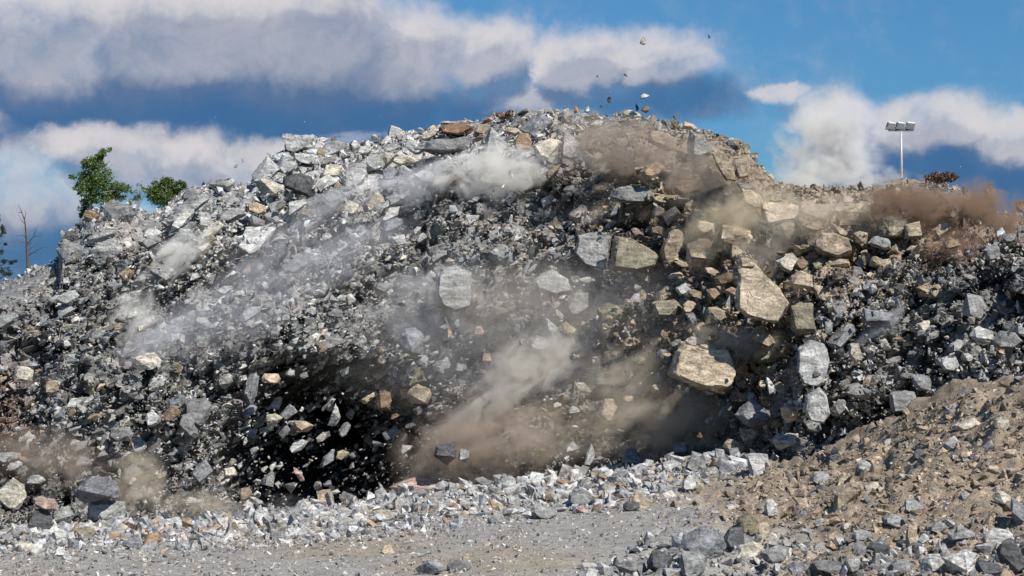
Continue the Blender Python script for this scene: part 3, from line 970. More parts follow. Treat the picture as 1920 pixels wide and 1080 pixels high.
HERO = """216 401 74 42 -4 grey k f 1.6|grey block overhanging at the left shoulder, right beside the birch's foot|grey block beside the birch
188 446 66 28 22 pale s f 1.2|pale slab under the overhanging grey block by the birch|
196 472 72 42 22 pale s f 1.6|smooth pale grey slab hanging over a dark gap below the birch|smooth pale slab below the birch
133 477 62 46 10 grey b f 1.2|grey brown boulder at the left edge of the shoulder, beside the dead pine|shoulder boulder beside the dead pine
131 446 32 30 15 dark s f 1.0|dark layered stone sticking out into the sky left of the birch|
170 404 34 28 20 brown b f .8|brown weathered stone wedged at the root of the birch|
352 392 96 34 38 pale s f 1.4|long tilted slab split into thin white layers, right of the green bush|layered slab right of the green bush
340 415 70 22 42 white s f 1.6|white thin slab leaning under the layered one right of the bush|
286 438 38 22 8 white s f 1.5|white slab capping a grey stone between bush and shoulder|
284 454 40 26 5 grey b f 1.3|grey stone directly below the white cap slab|
417 345 52 26 12 pale s f .6|pale slab lying on the skyline left of the stepped crest|
506 352 60 36 -14 cream b f 1.6|cream rounded block on the left crest with a dark shaded underside|cream block on the left crest
562 345 68 42 -20 dark b f 1.4|large dark grey block beside the cream one on the left crest|dark block on the left crest
554 268 66 40 -12 pale p f .9|peaked pale block at the very corner of the left crest|peaked block on the left crest
576 298 54 22 -10 pale s f 1.2|pale slab right under the peaked corner block|
528 295 44 20 6 white s f 1.2|white slab stepping down left of the peaked corner block|
622 320 44 30 15 cream b f 1.2|cream angular block among slabs right of the dark block|
386 415 26 30 -6 white k f 1.8|small white upright block below the skyline right of the layered slab|
433 404 62 30 14 pale b f 1.6|pale angular block above the blue dust streak|
482 390 40 22 -24 sand s f 1.6|sand coloured slab sliding down below the cream block|
662 330 66 42 34 pale s f 1.5|broad pale slab leaning left under the crest|leaning pale slab under the crest
622 375 46 44 40 grey s f 1.5|grey leaning slab below the broad pale one|
588 378 46 20 30 grey s f 1.4|narrow grey slab parallel to the leaning ones|
758 299 48 26 -6 cream b f 1.4|cream flat stone under the long dark layered slab|
838 274 124 34 2 grey s f 1.4|long dark and pale layered slab lying across the upper face|long layered slab of the upper face
780 276 44 26 -12 white s f 1.8|white chip leaning on the left end of the long layered slab|
855 241 74 28 3 rust b f 1.3|rust brown block exposed at the crest under a pale rim|rust block on the crest
904 243 36 24 20 tan b f 1.2|tan stone touching the right side of the rust block|
858 229 78 9 2 pale s f 1.6|thin pale slab roofing the rust brown block|
740 246 36 28 15 white p f .7|white peaked stone on the skyline above a pale mist|
928 265 50 66 -8 pale p f 1.7|tall pale peaked boulder standing under the crest|tall pale peak under the crest
980 268 36 40 10 brown b f 1.3|brown rough stone between the tall peak and the cracked boulder|
1025 280 60 54 -12 cream b f 1.8|cream faced half of the cracked pale boulder under the crest|cracked pale boulder
1068 274 44 58 20 pale b f 1.9|greyer right half of the cracked pale boulder|
1186 365 94 36 -2 grey s f 3.2|grey layered flat slab drifting in brown dust|flat slab in the brown dust
1260 404 36 28 30 sand k f 1.8|sand coloured block at the right end of the brown dust|
1114 472 72 72 0 pale k f 2.6|large square faced pale grey boulder in the middle of the hill|square faced boulder
1188 476 98 70 0 olive b f 2.5|large boulder banded dark and pale, touching the square faced one|dark banded boulder
850 540 74 88 0 pale k f 2.8|upright pale boulder standing alone in dust left of centre|upright pale boulder
745 451 32 22 8 white k f 2.6|white brick shaped stone left of the upper middle|white brick on the face
938 478 52 44 -35 grey s f 2.2|grey brown slab tipped down to the right above the centre|
1038 528 82 46 -16 pale b f 2.3|pale craggy block below the square faced boulder|craggy block of the centre
1102 538 36 40 6 cream k f 2.2|cream block right of the pale craggy one|
772 639 60 56 14 blue b f 3.2|dark bluish boulder hanging in the dust left of the tall yellow shard|dark bluish boulder
837 618 22 52 4 sand d f 3.6|tall yellowish shard falling point down in mid face|tall yellow shard
856 608 18 24 -14 pale d f 3.6|small grey shard close to the tall yellow one|
898 622 22 24 10 pink b f 3.4|pinkish pale chip floating right of the yellow shard|
1150 602 88 72 -8 olive b f 2.2|rugged olive brown boulder below the banded one|rugged olive boulder
1010 644 46 28 -8 pale b f 2.8|pale round topped stone at the head of the white central plume|
1032 613 24 50 28 white d f 3.0|white slanting shard above the central plume|
1064 617 30 24 -40 tan k f 3.0|tan oblong chip right of the white slanting shard|
1048 590 14 28 30 cream d f 3.2|thin cream splinter above the tan oblong chip|
913 672 20 24 0 tan b f 3.4|tan chip at the upper left of the central plume|
862 689 18 17 -14 pale k f 3.4|pale cube like chip left of the central plume|
719 750 32 42 -8 brown k f 2.6|brown upright block over the black hollow|brown block over the hollow
788 740 46 42 -22 sand b f 2.8|half tan half grey stone left of the central plume|
1094 728 38 20 -34 cream s f 3.4|cream slab tipping right beside the central plume|cream slab beside the plume
1140 768 38 52 -10 tan b f 3.0|tan knobbly boulder falling below the cream tipping slab|tan knobbly boulder
1045 760 18 16 0 cream b f 3.4|cream round chip under the central plume|
1076 772 24 24 10 pale b f 3.2|pale chip right of the cream round one under the plume|
1428 556 108 108 0 sand b f 3.6|giant tan boulder, the largest on the right half|giant tan boulder
1506 597 48 62 4 olive k f 2.2|olive grey upright block touching the giant tan boulder's right side|
1503 528 50 44 -18 sand b f 2.0|tan slab at the right shoulder of the giant tan boulder|
1476 492 46 42 -30 cream b f 1.8|pale cracked pieces above the right shoulder of the giant boulder|
1402 494 46 22 -20 sand s f 2.6|small tan slab riding on the giant tan boulder's top|
1316 478 64 66 14 sand k f 1.6|big tan brown face left of and above the giant tan boulder|
1340 592 46 40 24 tan s f 2.0|tan slab under the left corner of the giant boulder|
1318 690 134 100 0 sand s f 5.5|huge tan slab with a pointed left end, loose flakes on top|huge tan slab
1300 640 34 22 10 cream s f 6.2|cream flake lying on the huge tan slab's left end|
1325 652 38 14 -12 sand s f 6.4|thin sand coloured flake lying on the middle of the huge tan slab|
1336 634 30 12 10 tan s f 5.8|thin tan flake behind the others on the huge tan slab|
1524 680 64 86 0 pale b f 2.8|big pale grey rounded boulder right of the huge tan slab|big pale round boulder
1532 760 52 72 -8 pale b f 3.0|pale grey boulder hanging over black gaps under the big round one|hanging pale boulder
1479 774 34 40 8 sand b f 3.4|sand coloured angular stone left of the hanging pale boulder|
1464 727 26 22 -14 tan b f 3.0|tan chip above the sand coloured angular stone|
1445 722 18 40 18 white d f 2.8|white standing splinter between huge tan slab and tan chip|
1604 662 28 40 14 cream b f 3.0|cream yellow oval stone at the foot of the thin grey dust streak|
1572 582 32 38 14 grey k f 2.2|grey block right of the giant tan boulder|
1824 574 58 46 -14 pale b f 2.0|pale split boulder high on the right flank|pale split boulder of the right flank
1844 630 52 36 -14 white b f 2.0|white rough boulder below the split one on the right flank|
1888 640 60 44 10 grey b f 1.8|grey broad boulder near the right edge of the hill|
1730 718 46 32 -14 grey b f 2.2|grey boulder above the brown earth bank|
1694 754 54 46 6 grey k f 2.2|grey squarish boulder resting just above the brown earth bank|
1860 472 34 32 22 grey k f 1.4|grey block below the red brown dust at the right|
1652 456 52 26 -12 pale s f 1.6|pale flat slab below the tan ledge|
1614 446 30 28 10 tan b f 1.4|tan stone left of the pale flat slab under the ledge|
1674 426 62 44 -3 olive k f .8|olive tan wall of rock in the ledge beneath the red brown dust|olive ledge
1712 432 34 36 2 sand k f 1.0|sand coloured block at the right end of the ledge|
1600 408 70 34 0 tan k f .5|tan block forming the left part of the ledge|
1356 312 50 62 24 tan s f 6.0|orange tan slab tipped on edge at the right crest|tipped orange slab at the crest
1391 317 24 36 8 tan k f 5.5|tan block touching the tipped orange slab|
1308 270 48 62 12 pale p f 3.5|pale grey peaked rock on the right crest|pale peak of the right crest
1374 272 32 14 -36 dark s f 4.0|dark slab with a pale tip left over from the right crest|
1588 375 26 14 14 pink s f 1.6|pinkish pale slab lying behind the white dust column|
1322 426 38 26 -8 sand k f 1.6|sand coloured block jutting over a dark notch|
1530 700 20 12 0 dark d f 4.0|dark sliver in front of the big pale round boulder|
508 709 40 20 -6 sand k f 3.4|sand coloured bar shaped stone above the black hollow|sand bar above the hollow
273 678 60 32 4 cream s f 2.6|cream white slab standing out on the lower left face|cream slab of the lower left face
465 590 58 20 32 pale s f 2.2|long pale slab tilted up to the right on the left face|long tilted slab of the left face
380 640 28 28 -12 grey k f 2.0|grey cube shaped stone over a dark crack on the left face|
46 700 42 28 -18 cream k f 1.8|cream block with a shaded side near the left edge|cream block near the left edge
98 725 34 26 26 tan b f 1.8|tan stone right of the cream block near the left edge|
128 558 48 28 18 pale b f 1.6|pale angular stone below the shoulder at far left|
415 548 46 18 34 pale s f 2.0|pale thin slab tilted right near the left white puff|
384 587 32 20 6 white b f 2.0|white rough stone above the long tilted slab|
250 590 34 18 26 pale b f 2.0|pale stone under the left white puff|
353 802 32 56 18 grey s f 2.4|grey upright slab left of the black hollow|grey upright slab by the hollow
370 770 58 64 12 grey b f 2.0|large grey brown boulder behind the grey upright slab|
320 776 40 24 26 brown s f 2.4|brown slab leaning on the large boulder left of the hollow|
286 786 30 32 -20 pale b f 2.2|pale stone left of the brown leaning slab|
568 798 40 28 -16 tan b f 3.6|tan grey stone falling in front of the black hollow|
628 778 24 44 -8 white d f 3.4|white grey long stone at the top right of the black hollow|
431 884 24 20 6 cream k f 4.2|cream chip floating low at the left rim of the black hollow|
460 926 28 26 22 tan b f 4.2|tan stone near the ground at the left rim of the black hollow|
503 897 34 34 -34 grey d f 4.0|tapered grey stone inside the black hollow|
610 932 32 34 10 tan k f 4.2|tan grey cube stone low at the right of the black hollow|
560 888 16 34 32 pink d f 4.0|thin pink splinter inside the black hollow|
792 912 132 48 3 pink b f 1.6|large reddish tan boulder half buried at the toe|reddish boulder at the toe
870 855 20 26 -14 pale k f 4.2|pale chip beside the dark earth clump|
1186 860 48 44 20 grey b f 3.6|grey rounded boulder dropping near the pale toe rubble|grey boulder over the toe
1108 854 22 48 -10 white d f 3.8|white upright shard above the pale toe rubble|white shard over the toe
1074 840 36 26 24 pale b f 3.2|pale hooded stone left of the white shard|
1416 778 72 56 -22 grey b f 2.2|large grey boulder under the huge tan slab's right side|grey boulder under the tan slab
1404 816 36 24 26 sand s f 3.2|sand coloured slab under the large grey boulder|
1378 838 42 26 -28 sand k f 3.2|tan block rolling down above the sandy bench|
1304 816 28 14 0 brown s f 2.6|brown flat chip in the dark gap left of the large grey boulder|
1207 76 12 17 -18 cream d a 0|cream stone highest in the sky of all|
1330 68 5 9 10 dark d a 0|tiny dark splinter alone in the blue sky|
1208 179 21 13 8 white d a 0|white triangular stone flying above the crest|white flying triangle
1142 187 10 13 0 dark b a 0|dark stone flying above the crest left of the white triangle|
1194 200 7 17 14 dark d a 0|dark thin splinter flying under the white triangle|
1211 205 20 15 14 brown b a 0|brown grey stone flying close under the white triangle|
1183 214 44 15 -8 cream s a 0|cream block with a grey side just leaving the crest|
1265 219 8 8 0 olive b a 0|small olive stone flying right of the crest top|
1080 206 10 15 0 orange d a 0|small orange stone flying over the crest's middle|
1101 204 13 17 -20 white d a 0|white splinter cluster stone flying beside the orange one|
1127 200 7 6 20 white d a 0|tiny white chip flying right of the white splinter|
1040 228 14 32 -16 cream d a 0|cream thin shard rising from the misty crest|
1058 222 13 26 -14 sand d a 0|sand coloured shard rising beside the cream one|
1120 143 4 4 0 dark b a 0|tiny dark crumb left of the flying grit in the cloud|
1173 141 8 4 -20 dark s a 0|dark thin crumb flying in front of the cloud|
1912 387 20 24 0 rust k a 0|rust coloured block at the far right edge on the skyline|rust block at the right edge
442 312 10 6 30 grey s a 0|grey chip flying above the left slope|
455 300 4 10 20 white d a 0|white sliver flying above the left slope|
1600 351 10 7 0 rust b a 0|rust crumb flying low behind the white dust column|
1808 352 10 7 0 dark b a 0|dark crumb flying right of the turf clod|
24 924 54 64 -6 cream b g 0|large cream boulder at the left edge of the floor|large cream boulder at the left edge
179 918 86 54 10 blue b g 0|dusty blue grey boulder with a pale scratch behind the pale block|dusty blue boulder
201 958 74 44 -4 pale k g 0|big pale rounded block in front of the dusty blue boulder|big pale block at lower left
87 944 52 24 -10 pink s g 0|pinkish slab lying between the cream and dusty blue boulders|
120 967 46 36 14 pale b g 0|pale boulder below the pinkish slab|
75 978 52 50 8 dark b g 0|dark grey boulder under the pinkish slab at lower left|
87 1003 34 24 10 white b g 0|bright white stone in front of the dark boulder at lower left|
321 981 44 20 5 white k g 0|white brick shaped stone at the edge of the gravel|white brick on the gravel edge
285 1012 38 30 24 brown b g 0|brown grey stone below the white brick|
250 1021 42 24 -14 blue b g 0|bluish stone left of the brown grey one on the gravel edge|
46 1026 40 20 0 cream b g 0|low cream stone at the bottom left corner|
160 1000 44 28 8 olive b g 0|olive stone in front of the big pale block|
312 998 40 26 0 pink b g 0|pink tinted stone supporting the white brick|
490 972 40 34 12 pale p g 0|pale peaked stone in the toe rubble left of the hollow's middle|
588 968 44 28 -6 pale b g 0|pale grey stone in the toe rubble under the black hollow|
549 960 38 16 14 grey s g 0|grey flat slab in the toe rubble under the black hollow|
717 968 46 30 4 cream b g 0|cream broad stone in the toe rubble left of the yellow sand|
910 905 44 18 -28 grey s g 0|grey slab tilted at the back of the toe rubble|
1020 962 54 28 -14 pale b g 0|pale stone with a dark crack in the middle toe rubble|
931 974 36 22 12 grey k g 0|grey split stone near the yellow sand|
1090 935 50 36 -10 grey b g 0|broad grey stone in the middle of the toe rubble|
1200 938 52 44 0 sand p g 0|orange tan arched stone in the toe rubble|orange arched stone
1184 950 34 24 0 dark b g 0|dark rounded stone under the orange arched one|
1260 876 42 30 6 pale b g 0|pale stone at the right end of the toe rubble|
950 905 42 26 8 pale s g 0|pale flat stone at the crest of the toe rubble|
1088 955 26 18 0 pink b g 0|small pinkish stone in front of the broad grey one|
805 1066 54 34 12 blue b g 0|bluish grey stone cut by the bottom edge|
858 1062 52 28 14 grey s g 0|grey striped slab right of the bluish stone at the bottom|
728 1030 28 20 -14 sand b g 0|sand coloured stone alone on the gravel|
875 1046 18 13 10 tan b g 0|tan pebble alone on the gravel right of the sand coloured stone|
1423 874 44 50 2 white k g 0|white grey block standing on the sandy bench|white block on the sandy bench
1360 874 42 48 8 blue p g 0|blue grey peaked block left of the white one on the bench|
1305 870 46 30 -16 grey b g 0|grey boulder at the back of the sandy bench|
1292 908 28 34 0 white b g 0|white boulder at the left end of the sandy bench|
1588 930 80 38 42 tan s g 0|long tan slab propped up on the brown heap|propped tan slab
1585 900 48 18 26 sand s g 0|sand coloured slab above the propped tan one|
1538 897 42 30 10 grey b g 0|grey striped stone behind the propped tan slab|
1633 915 40 18 30 cream s g 0|cream slab right of the propped tan one|
1710 951 44 32 -16 pale b g 0|pale grey stone in the middle of the brown heap|pale stone on the brown heap
1678 978 54 28 -14 grey s g 0|grey slab below the pale stone on the brown heap|
1708 1004 22 54 -8 tan k g 0|tan bar shaped stone standing on the brown heap|
1758 990 40 26 -6 grey b g 0|grey brown stone right of the tan bar|
1812 797 60 24 14 cream s g 0|cream slab high on the brown heap near the right|cream slab high on the heap
1726 852 34 24 8 dark b g 0|dark stone on the crest slope of the brown heap|
1856 778 18 14 0 white b g 0|small white stone above the cream slab on the heap|
1664 832 36 20 12 pale b g 0|pale stone at the crest of the brown heap|
1320 1018 88 76 -6 blue b g 0|large dark blue grey boulder at the bottom right|large blue boulder at the bottom
1378 1014 48 54 10 dark b g 0|dark boulder right of the large blue grey one|
1402 984 48 46 28 olive s g 0|olive layered slab leaning behind the dark boulder|
1432 996 24 38 4 sand k g 0|sand coloured upright stone beside the olive layered slab|
1453 1040 52 32 12 grey s g 0|grey tan slab low in front of the brown heap|
1402 1034 66 38 20 cream s g 0|cream slab leaning on the dark boulder|
1297 1056 56 60 14 grey s g 0|grey striped block in front of the large blue boulder|
1444 956 30 38 18 white b g 0|white grey rough stone above the upright sand coloured one|
1745 1060 52 44 10 white k g 0|white grey cube boulder at the bottom edge|
1802 1056 64 52 4 white b g 0|large white boulder at the bottom edge near the right corner|large white boulder at the bottom
1870 1006 74 32 -4 white s g 0|white flat slab behind the dark corner blocks|
1895 1044 46 70 26 dark k g 0|dark tilted block in the bottom right corner|dark corner block
1856 1066 60 34 -24 dark b g 0|dark boulder left of the tilted corner block|
1910 962 28 66 10 blue b g 0|blue grey boulder at the right edge above the corner|
1648 1032 50 36 -12 dark k g 0|dark angular block in front of the brown heap|
1553 1064 74 30 -6 grey s g 0|grey striped slab at the bottom below the brown heap|
1600 1060 40 30 16 pale b g 0|pale stone between the striped slab and the dark angular block|
1495 1068 44 30 0 blue b g 0|bluish stone at the bottom left of the striped slab|
1180 1066 50 36 10 grey b g 0|grey stone at the left end of the bottom right heap|
1238 1052 46 44 -22 dark s g 0|dark tilted slab left of the striped block|
1688 1062 42 32 0 grey b g 0|grey stone left of the white cube boulder|
1800 1004 50 34 8 grey b g 0|grey boulder above the large white one|
836 849 50 46 10 dark b f 4.2|dark rough boulder dropping through brown dust above the reddish toe boulder|
1258 462 84 40 64 tan s f .8|long tan slab standing steeply right of the banded boulder|steep tan slab
1462 402 76 46 -6 sand k f .4|sand coloured outcrop below the saddle of the right crest|sand outcrop of the saddle
1532 400 70 42 8 tan b f .4|tan outcrop between the saddle and the ledge|
1386 448 90 52 -16 sand b f .8|broad sandy rock face hidden partly by yellowish dust|
1292 352 60 36 10 brown b f .6|brown rock showing through the brown dust of the right crest|
1410 372 54 34 -30 tan s f .8|tan slab sliding below the tipped orange one|
1240 262 66 34 -14 tan s f 3.4|tan tilted slab lying in the brown dust near the hill's top|
1222 318 48 26 24 brown s f 4.4|brown slab sliding through the brown dust under the hill's top|"""
LANDMARKS = []
GROUPS = {'f': 'rocks thrown out of the blasted hill', 'g': 'rocks on the quarry floor and heaps', 'a': 'stones flying over the crest'}
for line in HERO.strip().split('\n'):
    d, lab, lm = line.split('|')
    d = d.split()
    if d[5] == 'x' or line[0] == '#':
        continue
    hx, hy, hw, hh, hr = (float(q) for q in d[:5])
    big = max(hw, hh)
    add_rock(hx, hy, hw, hh, hr, d[5], d[6], lab, GROUPS[d[7]], d[7], POLY.get((int(hx), int(hy))), float(d[8]), cell=(12.0 if big > 60 else 8.0 if big > 25 else 4.0))
    if lm:
        LANDMARKS.append((hx, hy, lm, d[7]))
LANDMARKS += [(1262, 300, 'brown dust over the right crest', 'f'), (960, 710, 'white central plume', 'f'), (320, 490, 'white plume of the left face', 'f'),
              (590, 860, 'black hollow', 'f'), (1650, 610, 'thin grey dust streak', 'f'), (240, 600, 'small white puff of the left face', 'f')]


def auto_label(px, py, w, h, cname, kind, where):
    size = 'small' if max(w, h) < 22 else 'mid sized' if max(w, h) < 32 else 'sizeable'
    cat = KIND_NAME[kind][1]
    for (lx, ly, lm, lw) in sorted(LANDMARKS, key=lambda L: (L[0] - px) ** 2 + (L[1] - py) ** 2)[:6]:
        dx, dy = px - lx, py - ly
        q = math.hypot(dx, dy)
        if q > 420:
            break
        v = '' if abs(dy) < 0.4 * abs(dx) else ('above' if dy < 0 else 'below')
        hdir = '' if abs(dx) < 0.4 * abs(dy) else ('left of' if dx < 0 else 'right of')
        where_ = f'{v} and {hdir}' if v and hdir else v or hdir
        near = 'close' if q < 70 else 'a little way' if q < 150 else 'well'
        lab = f'{size} {cname} {cat} {near} {where_} the {lm}'
        if lab not in ALL_LABELS and len(lab.split()) <= 16:
            return lab
    return None


def fill_rocks(n, where, pick, smin, smax, group):
    rr = random.Random(where + str(n))
    done, tries = 0, 0
    while done < n and tries < 9000:
        tries += 1
        px, py = pick(rr)
        s = smin + (smax - smin) * rr.random() ** 2.4
        w, h = s * rr.uniform(0.95, 1.4), s * rr.uniform(0.5, 0.95)
        if any(abs(px - a) < (w + c) * 0.36 and abs(py - b) < (h + e) * 0.36 for a, b, c, e in placed):
            continue
        if where == 'f' and rr.random() < float(soil_zone(px, py)) * 0.95:
            continue
        tw = float(tan_weight(px, py)) if where == 'f' else (0.35 if px > 1300 else 0.05)
        pw = float(pale_weight(px, py)) if where == 'f' else 0.5
        if rr.random() < 0.05 + 0.85 * tw:
            c = rr.choice(['tan', 'sand', 'brown', 'olive', 'tan'])
        elif rr.random() < 0.15 + 0.7 * pw:
            c = rr.choice(['pale', 'white', 'cream', 'pale'])
        else:
            c = rr.choice(['grey', 'dark', 'blue', 'pale', 'grey', 'pale'])
        if c == 'dark' and s > 26:
            c = 'grey'
        cname = {'blue': 'bluish', 'sand': 'sandy'}.get(c, c)
        k = rr.choice('bbssskkdp')
        lab = auto_label(px, py, w, h, cname, k, where)
        if not lab:
            continue
        add_rock(px, py, w, h, rr.gauss(28, 18) if (where == 'f' and px < 1050) else rr.uniform(-40, 50), c, k, lab, group, where, None, rr.uniform(-0.5, 1.0) if rr.random() < 0.75 else rr.uniform(1.0, 2.4), cell=6.0)
        done += 1


def pick_face(rr):
    while True:
        px = rr.uniform(5, 1915)
        py = rr.uniform(210, 960)
        if float(sky_row(px)) + 8 < py < float(crest_row(px)) - 12:
            return px, py


def pick_crest(rr):
    while True:
        px = rr.uniform(300, 1060)
        py = float(sky_row(px)) + rr.uniform(8, 120)
        return px, py


def pick_tan(rr):
    while True:
        px, py = rr.gauss(1400, 130), rr.gauss(480, 110)
        if px < 1720 and float(sky_row(px)) + 15 < py < 760:
            return px, py


def pick_toe(rr):
    px = rr.uniform(10, 1300)
    return px, float(crest_row(px)) + rr.uniform(2, 55)


def pick_heap(rr):
    px = rr.uniform(1360, 1910)
    lo = float(crest_row(px)) + 15
    return px, rr.uniform(lo, 1070)


fill_rocks(48, 'f', pick_tan, 24, 92, GROUPS['f'])
fill_rocks(50, 'f', pick_crest, 30, 84, GROUPS['f'])
fill_rocks(190, 'f', pick_face, 17, 54, GROUPS['f'])
fill_rocks(60, 'g', pick_toe, 16, 34, GROUPS['g'])
fill_rocks(34, 'g', pick_heap, 14, 34, GROUPS['g'])


# ------------------------------------------------------------------ trees
def tube(bm, pts, radii, n=6):
    rings = []
    for i, p in enumerate(pts):
        p = Vector(p)
        d = (Vector(pts[min(i + 1, len(pts) - 1)]) - Vector(pts[max(i - 1, 0)])).normalized()
        a = d.orthogonal().normalized()
        b = d.cross(a)
        rings.append([bm.verts.new(p + (a * math.cos(q) + b * math.sin(q)) * radii[i]) for q in [2 * math.pi * j / n for j in range(n)]])
    for r0, r1 in zip(rings[:-1], rings[1:]):
        for j in range(n):
            bm.faces.new((r0[j], r0[(j + 1) % n], r1[(j + 1) % n], r1[j]))
    bm.faces.new(rings[0][::-1])
    bm.faces.new(rings[-1])


def bm_obj(name, bm, mat, parent=None, smooth=True, **props):
    bm.normal_update()
    me = bpy.data.meshes.new(name)
    bm.to_mesh(me)
    bm.free()
    if smooth:
        me.polygons.foreach_set('use_smooth', [True] * len(me.polygons))
    me.materials.append(mat)
    return link(name, me, parent, **props)


def thing(name, label, cat, loc, group=None):
    o = link(name, None, None, label=label, category=cat, group=group, kind='thing')
    o.location = loc
    ALL_LABELS.add(label)
    return o


def leaves(name, clumps, size, mat, parent, seed, needle=False):
    """clumps: (x, y, z, rx, rz, count) in metres; leaf-sized diamonds gathered on twigs inside each clump"""
    rr = np.random.default_rng(seed)
    C_, U_, V_ = [], [], []
    for (x, y, z, rx, rz, cnt) in clumps:
        tw = max(3, cnt // 18)
        d = rr.normal(size=(tw, 3))
        d /= np.linalg.norm(d, axis=1, keepdims=True)
        cen = np.array([x, y, z]) + d * rr.uniform(0.15, 1.0, (tw, 1)) ** 0.6 * np.array([rx, (rx + rz) / 2, rz])
        pick = rr.integers(0, tw, cnt)
        p = cen[pick] + rr.normal(size=(cnt, 3)) * np.array([rx, rx, rz]) * 0.17
        u = rr.normal(size=(cnt, 3))
        u[:, 2] -= 0.3
        u /= np.linalg.norm(u, axis=1, keepdims=True)
        v = np.cross(u, rr.normal(size=(cnt, 3)))
        v /= np.linalg.norm(v, axis=1, keepdims=True)
        s = size * rr.uniform(0.6, 1.3, (cnt, 1))
        C_.append(p); U_.append(u * s); V_.append(v * s * (0.16 if needle else 0.62))
    p, u, v = np.concatenate(C_), np.concatenate(U_), np.concatenate(V_)
    vs = np.stack([p - u, p + v, p + u, p - v], 1).reshape(-1, 3)
    f = np.arange(len(p) * 4).reshape(-1, 4)
    return link(name, mesh_np(name, vs, f, None, mat), parent)


M_BARK = simple_material("birch_bark", (0.30, 0.28, 0.25), 0.85, 0.5, 5)
M_PINEBARK = simple_material("pine_bark", (0.11, 0.075, 0.06), 0.9, 0.35, 6)
M_TWIG = simple_material("grey_twig", (0.10, 0.085, 0.075), 0.9, 0.3, 6)
M_LEAF = leaf_material("birch_leaf", (0.065, 0.125, 0.028), (0.19, 0.26, 0.07))
M_LEAF2 = leaf_material("bush_leaf", (0.05, 0.10, 0.02), (0.15, 0.20, 0.045))
M_NEEDLE = leaf_material("pine_needle", (0.022, 0.05, 0.028), (0.05, 0.085, 0.045))


def tree_frame(px, py, Y):
    x, y, z = at(px, py, Y)
    m = K * Y
    return Vector((float(x), float(y), float(z))), (lambda qx, qy, dy=0.0: ((qx - px) * m, dy, (py - qy) * m)), m


